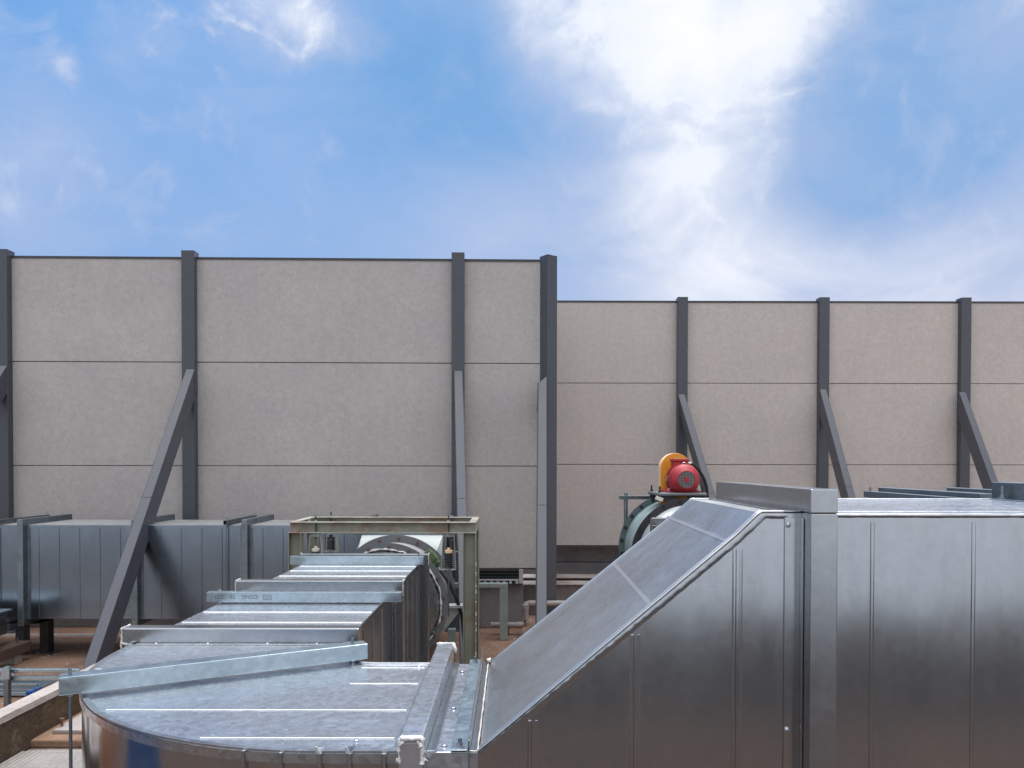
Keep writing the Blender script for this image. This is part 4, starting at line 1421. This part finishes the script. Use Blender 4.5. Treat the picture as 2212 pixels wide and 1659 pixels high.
# motor plate on brackets
pz = P(1475, 1072, 6.6).z
px0, px1 = P(1421, 1068, 6.62).x, P(1527, 1068, 6.62).x
mp = MB().box(px0, px1, 6.60, 7.12, pz, pz + 0.03)
mpo = mp.build('motor_plate', M['ring_grey'], rf, bevel=0.012)
st_ = MB()
for X_ in (px0 + 0.025, px1 - 0.03):
    for Y_ in (6.66, 7.05):
        st_.cyl((X_, Y_, pz - 0.03), (X_, Y_, pz + 0.085), 0.008, 8)
        st_.cyl((X_, Y_, pz + 0.031), (X_, Y_, pz + 0.043), 0.016, 6)
st_.build('stud', M['steel_black'], mpo)
st_ = MB()
for Y_ in (6.66, 7.05):
    st_.box(px0 + 0.01, px0 + 0.16, Y_ - 0.02, Y_ + 0.02, pz - 0.04, pz - 0.001)
    st_.box(px1 - 0.16, px1 - 0.01, Y_ - 0.02, Y_ + 0.02, pz - 0.04, pz - 0.001)
    st_.box(px0 + 0.12, px0 + 0.16, Y_ - 0.02, Y_ + 0.02, pz - 0.12, pz - 0.0405)
    st_.box(px1 - 0.16, px1 - 0.12, Y_ - 0.02, Y_ + 0.02, pz - 0.12, pz - 0.0405)
st_.build('bracket', M['steel_dark'], mpo)
q = P(1424, 1077, 6.58)
tagm = MB().bar(q + Vector((-0.032, 0, 0.012)), q + Vector((0.032, 0, -0.012)), (0.012, 0, 0.03), (0, 0.002, 0))
tagm.build('paper_tag', M['white_tag'], mpo)
# pipe stand beside the fan
pv_ = P(1352, 1075, 7.35)
ps = thing('pipe_stand', (pv_.x, 7.35, 0), 'dark steel pipe post with a cross angle beside the green fan', 'stand')
MB().cyl((pv_.x, 7.35, 0.006), (pv_.x, 7.35, P(1352, 1065, 7.35).z), 0.02, 14).build('pole', M['zinc_dark'], ps, smooth=True)
m = MB()
za, xa, xb = pv_.z, P(1338, 1075, 7.3).x, P(1440, 1075, 7.3).x
m.box(xa, xb, 7.325, 7.329, za - 0.016, za + 0.02)
m.box(xa, xb, 7.285, 7.3245, za + 0.016, za + 0.02)
m.build('angle_bar', M['zinc_dark'], ps, bevel=0.001)
MB().box(pv_.x - 0.07, pv_.x + 0.07, 7.28, 7.42, 0, 0.0055).build('base_plate', M['steel_dark'], ps)
# small duct in front of the fan
sm_ = thing('branch_duct', (rc.x, 5.9, dzb), 'galvanised branch duct frame joined to the green fan, just behind the slope', 'duct')
m = MB()
ring_rect(m, 'y', 6.2, 6.26, dx0 + 0.06, dx1 - 0.06, dzb + 0.06, dzt - 0.06, 0.06)
m.build('flange_cover', M['cover'], sm_, bevel=0.004)
m = MB()
m.box(dx0 + 0.0, dx1, 6.262, 6.29, dzt - 0.045, dzt - 0.005)
m.box(dx0 + 0.0, dx0 + 0.03, 6.262, 6.29, dzb, dzt - 0.0455)
m.build('flange_angle', M['cover'], sm_, bevel=0.002)
MB().box(dx0 + 0.06, dx1 - 0.06, 5.3, 6.258, dzb + 0.06, dzt - 0.06).build('duct_body', M['duct_dull'], sm_, bevel=0.003)

# belt guard
gu = P(1460, 1000, 6.98)
bgz = pz - 0.10
gr_ = 0.139
gtop = P(1460, 979, 6.98).z
gc = Vector((gu.x, 6.98, gtop - gr_))
poly = [(gc.x - gr_, bgz), (gc.x + gr_, bgz)] + [(gc.x + gr_ * math.cos(t), gc.z + gr_ * math.sin(t)) for t in [PI * i / 24 for i in range(25)]]
bgt = thing('belt_guard', (gc.x, 7.02, bgz), 'orange yellow round-topped belt guard behind the red motor', 'belt guard')
MB().prism(poly, lambda x, z: (x, 6.985, z), lambda x, z: (x, 6.99, z)).build('face_plate', M['yellow'], bgt, smooth=True)
poly2 = [(gc.x + (x - gc.x) * 1.012, gc.z + (z - gc.z) * 1.012 if z > gc.z else z) for x, z in poly]
MB().prism(poly2, lambda x, z: (x, 6.9905, z), lambda x, z: (x, 7.10, z)).build('rim', M['guard_edge'], bgt, bevel=0.004, smooth=True)
hl = MB()
for i in range(9):
    for j in range(2):
        hl.cyl((gc.x - 0.06 + j * 0.022 + (i % 2) * 0.01, 6.9835, gc.z - 0.06 - i * 0.022), (gc.x - 0.06 + j * 0.022 + (i % 2) * 0.01, 6.9849, gc.z - 0.06 - i * 0.022), 0.003, 8)
hl.build('vent_hole', M['rubber'], bgt)

# motor
mc = P(1482, 1036, 6.62)
mo = thing('electric_motor', (mc.x, 6.8, pz + 0.03), 'red ribbed electric motor with round grille on the dark mounting plate', 'motor')
body = MB()
body.lathe((mc.x, 6.72, mc.z), (0, 1, 0), [(0.001, 0), (0.108, 0), (0.108, 0.225), (0.09, 0.25), (0.001, 0.25)], 48)
for i in range(44):
    t = 2 * PI * i / 44
    if abs(math.sin(t) + 1) < 0.12:
        continue
    c, s = math.cos(t), math.sin(t)
    p0 = Vector((mc.x + 0.105 * c, 6.735, mc.z + 0.105 * s))
    rad = Vector((c, 0, s))
    body.bar(p0 + rad * 0.012, p0 + rad * 0.012 + Vector((0, 0.2, 0)), rad * 0.024, Vector((-s, 0, c)) * 0.004)
body.build('finned_body', M['red'], mo, smooth=True)
cow = MB()
cow.lathe((mc.x, 6.60, mc.z), (0, 1, 0), [(0.074, 0.0), (0.080, 0.001), (0.084, 0.006), (0.108, 0.026), (0.128, 0.052), (0.136, 0.08), (0.136, 0.13), (0.132, 0.135), (0.120, 0.135)], 56)
cow.build('cowl', M['red'], mo, smooth=True)
gm = MB()
gm.lathe((mc.x, 6.607, mc.z), (0, 1, 0), [(0.0005, 0.004), (0.076, 0.004)], 40)
gm.build('grille_backing', M['rubber'], mo)
gm = MB()
k = 11
for i in range(k):
    o_ = -0.066 + 0.132 * i / (k - 1)
    L = math.sqrt(max(0.0, 0.0745 ** 2 - o_ ** 2))
    gm.box(mc.x + o_ - 0.0013, mc.x + o_ + 0.0013, 6.604, 6.607, mc.z - L, mc.z + L)
    gm.box(mc.x - L, mc.x + L, 6.6012, 6.6035, mc.z + o_ - 0.0013, mc.z + o_ + 0.0013)
gm.build('grille', M['fan_grey'], mo)
MB().box(mc.x - 0.021, mc.x + 0.021, 6.597, 6.6008, mc.z - 0.021, mc.z + 0.021).build('hub_plate', M['red'], mo)
MB().box(mc.x - 0.0025, mc.x + 0.0025, 6.5955, 6.5968, mc.z - 0.008, mc.z + 0.008).build('hub_mark', M['rubber'], mo)
MB().bar((mc.x - 0.117, 6.84, mc.z + 0.035), (mc.x - 0.131, 6.84, mc.z - 0.015), (0, 0.09, 0), (0.004, 0, 0.001)).build('rating_plate', M['bolt'], mo)
ft = MB()
for sg in (-1, 1):
    ft.box(mc.x + sg * 0.115 - 0.035, mc.x + sg * 0.115 + 0.035, 6.70, 6.97, pz + 0.031, pz + 0.046)
    ft.hull([(mc.x + sg * 0.13, 6.74, pz + 0.0465), (mc.x + sg * 0.06, 6.74, pz + 0.0465), (mc.x + sg * 0.06, 6.93, pz + 0.0465), (mc.x + sg * 0.13, 6.93, pz + 0.0465),
             (mc.x + sg * 0.095, 6.74, mc.z - 0.07), (mc.x + sg * 0.05, 6.74, mc.z - 0.09), (mc.x + sg * 0.05, 6.93, mc.z - 0.09), (mc.x + sg * 0.095, 6.93, mc.z - 0.07)])
ft.build('foot', M['red'], mo, bevel=0.003)
ft = MB()
for sg in (-1, 1):
    boltm(ft, (mc.x + sg * 0.13, 6.73, pz + 0.046), (0, 0, 1), 0.010, 0.012, 0.012)
ft.build('bolt', M['bolt'], mo)
tb0, tb1 = P(1453, 1007, 6.78), P(1487, 992, 6.78)
tbx = MB()
tbx.box(tb0.x + 0.008, tb1.x - 0.008, 6.76, 6.90, tb0.z - 0.03, tb1.z - 0.022)
to = tbx.build('terminal_box', M['red'], mo, bevel=0.006)
MB().box(tb0.x, tb1.x, 6.752, 6.908, tb1.z - 0.0215, tb1.z + 0.004).build('terminal_lid', M['red'], to, bevel=0.005)
ty = MB()
ec = P(1478, 1003, 6.74)
ty.tube([ec + Vector((0.017 * math.cos(a), 0, 0.017 * math.sin(a))) for a in [2 * PI * i / 20 for i in range(21)]], 0.004, 6)
ty.cyl(ec + Vector((0, 0, -0.017)), ec + Vector((0, 0, -0.045)), 0.006, 8)
ty.build('lifting_eye', M['bolt'], mo, smooth=True, angle=60)
gl = P(1490, 1001, 6.8)
MB().cyl(gl + Vector((-0.012, 0, 0)), gl + Vector((0.016, 0, 0)), 0.011, 8).build('cable_gland', M['bolt'], to)
cp = [gl + Vector((0.014, 0, 0)), P(1499, 1004, 6.8), P(1511, 1016, 6.82), P(1521, 1034, 6.86), P(1527, 1053, 6.9), P(1528, 1075, 6.95), P(1528, 1110, 7.0)]
pts = []
for i in range(len(cp) - 1):
    for k in range(8):
        pts.append(cp[i].lerp(cp[i + 1], k / 8))
pts.append(cp[-1])
for sm in range(6):
    pts = [pts[0]] + [(pts[i - 1] + pts[i] * 2 + pts[i + 1]) / 4 for i in range(1, len(pts) - 1)] + [pts[-1]]
tag(MB().tube(pts, 0.0135, 10).build('power_cable', M['rubber'], smooth=True, angle=80), 'thick black cable curving down from the red motor', 'cable')

# ------------------------------------------------------------------ bottom left clutter
kb = thing('kerb_wall', (-3.46, 5.0, -0.06), 'low mossy kerb wall with a pale flaking top in the lower left corner', 'low wall')
MB().box(-3.515, -3.405, 3.4, 6.35, -0.06, 0.225).build('wall_body', M['mossy'], kb, bevel=0.01)


def rough_strip(mb, x0, x1, y0, y1, z0, z1, n=90, j=0.006):
    vs, fs = [], []
    for i in range(n + 1):
        y = y0 + (y1 - y0) * i / n
        a = mnoise.noise(Vector((y * 9, 1, 0))) * j + mnoise.noise(Vector((y * 37, 1, 0))) * j * 0.6
        b = mnoise.noise(Vector((y * 9, 5, 0))) * j + mnoise.noise(Vector((y * 37, 5, 0))) * j * 0.6
        c = mnoise.noise(Vector((y * 14, 9, 0))) * j * 0.5
        vs += [(x0 + a, y, z0), (x1 + b, y, z0), (x1 + b - 0.004, y, z1 + c), (x0 + a + 0.004, y, z1 + c)]
    for i in range(n):
        for k in range(4):
            fs.append((i * 4 + k, i * 4 + (k + 1) % 4, i * 4 + 4 + (k + 1) % 4, i * 4 + 4 + k))
    fs += [(0, 1, 2, 3), (n * 4 + 3, n * 4 + 2, n * 4 + 1, n * 4)]
    mb.add(vs, fs)


m = MB()
rough_strip(m, -3.525, -3.395, 3.4, 6.35, 0.2255, 0.27)
m.build('coping', M['kerb_top'], kb)
# anchor plate with bolt
ap = thing('anchor_plate', (-3.1, 5.6, 0), 'pale square plate with a rusty bolt on the brown slab', 'plate')
MB().box(-3.33, -2.86, 5.41, 5.78, 0.001, 0.026).build('plate', M['plate'], ap, bevel=0.003)
m = MB()
bq = P(134, 1572, 5.5)
m.cyl((bq.x, 5.5, 0.0265), (bq.x, 5.5, 0.075), 0.009, 10)
m.cyl((bq.x, 5.5, 0.062), (bq.x, 5.5, 0.084), 0.019, 6)
m.build('bolt', M['rusty_bolt'], ap)
# low rail
ra = thing('low_rail', (-4.2, 6.07, 0), 'low double galvanised rail on a post left of the curved duct', 'rail')
for va, vb in ((1444, 1452), (1460, 1469)):
    z1_, z0_ = P(60, va, 6.07).z, P(60, vb, 6.07).z
    MB().box(-6.2, -3.52, 6.05, 6.09, z0_, z1_).build('bar', M['zinc'], ra, bevel=0.004)
pr_ = P(15, 1480, 6.02)
MB().box(pr_.x - 0.02, pr_.x + 0.02, 6.005, 6.045, 0.0, P(15, 1440, 6.02).z).build('post', M['zinc_dark'], ra, bevel=0.003)
m = MB()
m.box(pr_.x - 0.032, pr_.x + 0.032, 6.0, 6.004, P(15, 1466, 6.02).z, P(15, 1441, 6.02).z)
boltm(m, (pr_.x + 0.045, 6.049, P(15, 1453, 6.02).z), (0, -1, 0), 0.008, 0.008)
m.build('clamp', M['zinc'], ra)
MB().box(-5.7, -5.66, 6.005, 6.045, 0.0, 0.3).build('post', M['zinc_dark'], ra, bevel=0.003)
# tray lying on the slab
ty_ = thing('metal_tray', (-4.2, 6.4, 0), 'ribbed galvanised tray with blue tape on its end bar, under the low rail', 'tray')
m = MB().box(-4.9, -3.98, 6.28, 6.75, 0.004, 0.035)
for i in range(3):
    m.box(-4.9, -3.98, 6.26, 6.2795, 0.01 + i * 0.042, 0.03 + i * 0.042)
m.build('tray_body', M['zinc'], ty_, bevel=0.004)
m = MB().bar(P(66, 1500, 6.2), P(110, 1479, 6.5), (0.03, 0.03, 0), (0, 0, 0.05))
eb = m.build('end_bar', M['zinc'], ty_, bevel=0.003)
m = MB().bar(P(63, 1501, 6.18), P(84, 1491, 6.32), (0.034, 0.034, 0), (0, 0, 0.054))
m.build('tape', M['blue_tape'], eb)
# rusty beam
bx0, bx1 = P(68, 1390, 7.5).x - 0.13, P(68, 1390, 7.5).x
rb_ = thing('rusty_beam', (bx0, 7.0, 0), 'brown rusty beam lying low at the left edge, a bolt on its end', 'beam')
MB().box(bx0, bx1, 6.5, 7.5, 0.09, 0.19).build('bar', M['rust_beam'], rb_, bevel=0.006)
for yy in (6.65, 7.35):
    MB().box(bx0 - 0.02, bx1 - 0.03, yy - 0.05, yy + 0.05, 0.0, 0.0895).build('block', M['kerb_top'], rb_, bevel=0.004)
m = MB()
boltm(m, (bx0 + 0.07, 7.38, 0.19), (0, 0, 1), 0.014, 0.02, 0.03)
m.build('bolt', M['rusty_bolt'], rb_)
# wrapped duct end at the left edge
wq0, wq1 = P(20, 1393, 6.75) - Vector((0.3, 0, 0)), P(20, 1336, 6.75) - Vector((0.3, 0, 0))
wd_ = thing('branch_duct', (wq0.x - 0.4, 6.9, 0), 'small grey duct end with shiny crumpled wrapping at the left edge', 'duct')
MB().box(wq0.x - 0.9, wq0.x - 0.02, 6.75, 7.2, wq0.z, wq1.z - 0.03).build('duct_body', M['duct_dull'], wd_, bevel=0.004)
vs, fs = [], []
nx, ny = 16, 8
for j in range(ny + 1):
    for i in range(nx + 1):
        x_ = wq0.x - 0.92 + 0.94 * i / nx
        y_ = 6.72 + 0.5 * j / ny
        vs.append((x_, y_, wq1.z + 0.012 * mnoise.noise(Vector((x_ * 12, y_ * 12, 0))) - (0.03 if j == 0 else 0)))
for j in range(ny):
    for i in range(nx):
        a_ = j * (nx + 1) + i
        fs.append((a_, a_ + 1, a_ + nx + 2, a_ + nx + 1))
o = MB().add(vs, fs).build('wrapping', M['zinc'], wd_, smooth=True, angle=60)
sm = o.modifiers.new('thick', 'SOLIDIFY')
sm.thickness = 0.02
m = MB()
for X_ in (wq0.x - 0.8, wq0.x - 0.1):
    m.box(X_ - 0.02, X_ + 0.02, 6.8, 6.84, 0, wq0.z - 0.001)
    m.box(X_ - 0.02, X_ + 0.02, 7.1, 7.14, 0, wq0.z - 0.001)
m.build('leg', M['steel_black'], wd_)


def drum(x, y, r, h, mat, label):
    t = thing('drum', (x, y, -0.054), label, 'drum')
    z = -0.054
    MB().lathe((x, y, z), (0, 0, 1), [(0.001, 0), (r - 0.01, 0), (r, 0.01), (r, h * 0.33), (r + 0.012, h * 0.34), (r, h * 0.35), (r, h * 0.66), (r + 0.012, h * 0.67), (r, h * 0.68), (r, h - 0.012), (r - 0.008, h), (0.001, h)], 40).build('body', mat, t, smooth=True)
    MB().cyl((x + r * 0.6, y, z + h), (x + r * 0.6, y, z + h + 0.02), 0.03, 14).build('bung', M['steel_dark'], t)


drum(-2.9, 1.75, 0.29, 0.9, M['blue_drum'], 'blue drum left of the curved duct, showing as a blue reflection in it')
drum(-3.05, 2.75, 0.27, 0.75, M['rusty_drum'], 'rust brown drum left of the curved duct, showing as a brown reflection in it')

# pebbles and mortar crumbs on the slab
m = MB()
for i in range(420):
    if random.random() < 0.5:
        x_, y_ = random.uniform(-5.2, -2.6), random.uniform(6.0, 8.6)
    else:
        x_, y_ = random.uniform(-0.4, 1.0), random.uniform(6.2, 8.8)
    r_ = random.uniform(0.004, 0.016)
    m.lathe((x_, y_, 0), (random.uniform(-.2, .2), random.uniform(-.2, .2), 1), [(r_, 0), (r_ * random.uniform(.6, .9), r_ * 0.5), (0.0005, r_ * 0.7)], 6)
deb = m.build('crumbs', M['ground'], kind='stuff')
tag(deb, 'small pale mortar crumbs scattered over the rusty slab', 'debris')
# crumbs and a shine of grease pencil are left out; supports for the big ducts, out of sight below
for x, y, zt_, lab in ((-1.06, 3.4, DZ0 - 0.061, 'support trestle under the straight duct'), (-0.6, 2.2, DZ0, 'support trestle under the curved duct'), (1.3, 2.17, hz0, 'support trestle under the high duct')):
    t = thing('trestle', (x, y, -0.06), lab, 'trestle', 'trestles under the ducts')
    for sg in (-1, 1):
        MB().box(x + sg * 0.28 - 0.02, x + sg * 0.28 + 0.02, y - 0.02, y + 0.02, -0.06, zt_ - 0.041).build('leg', M['zinc_dark'], t)
    MB().box(x - 0.35, x + 0.35, y - 0.02, y + 0.02, zt_ - 0.04, zt_ - 0.001).build('bar', M['zinc_dark'], t)
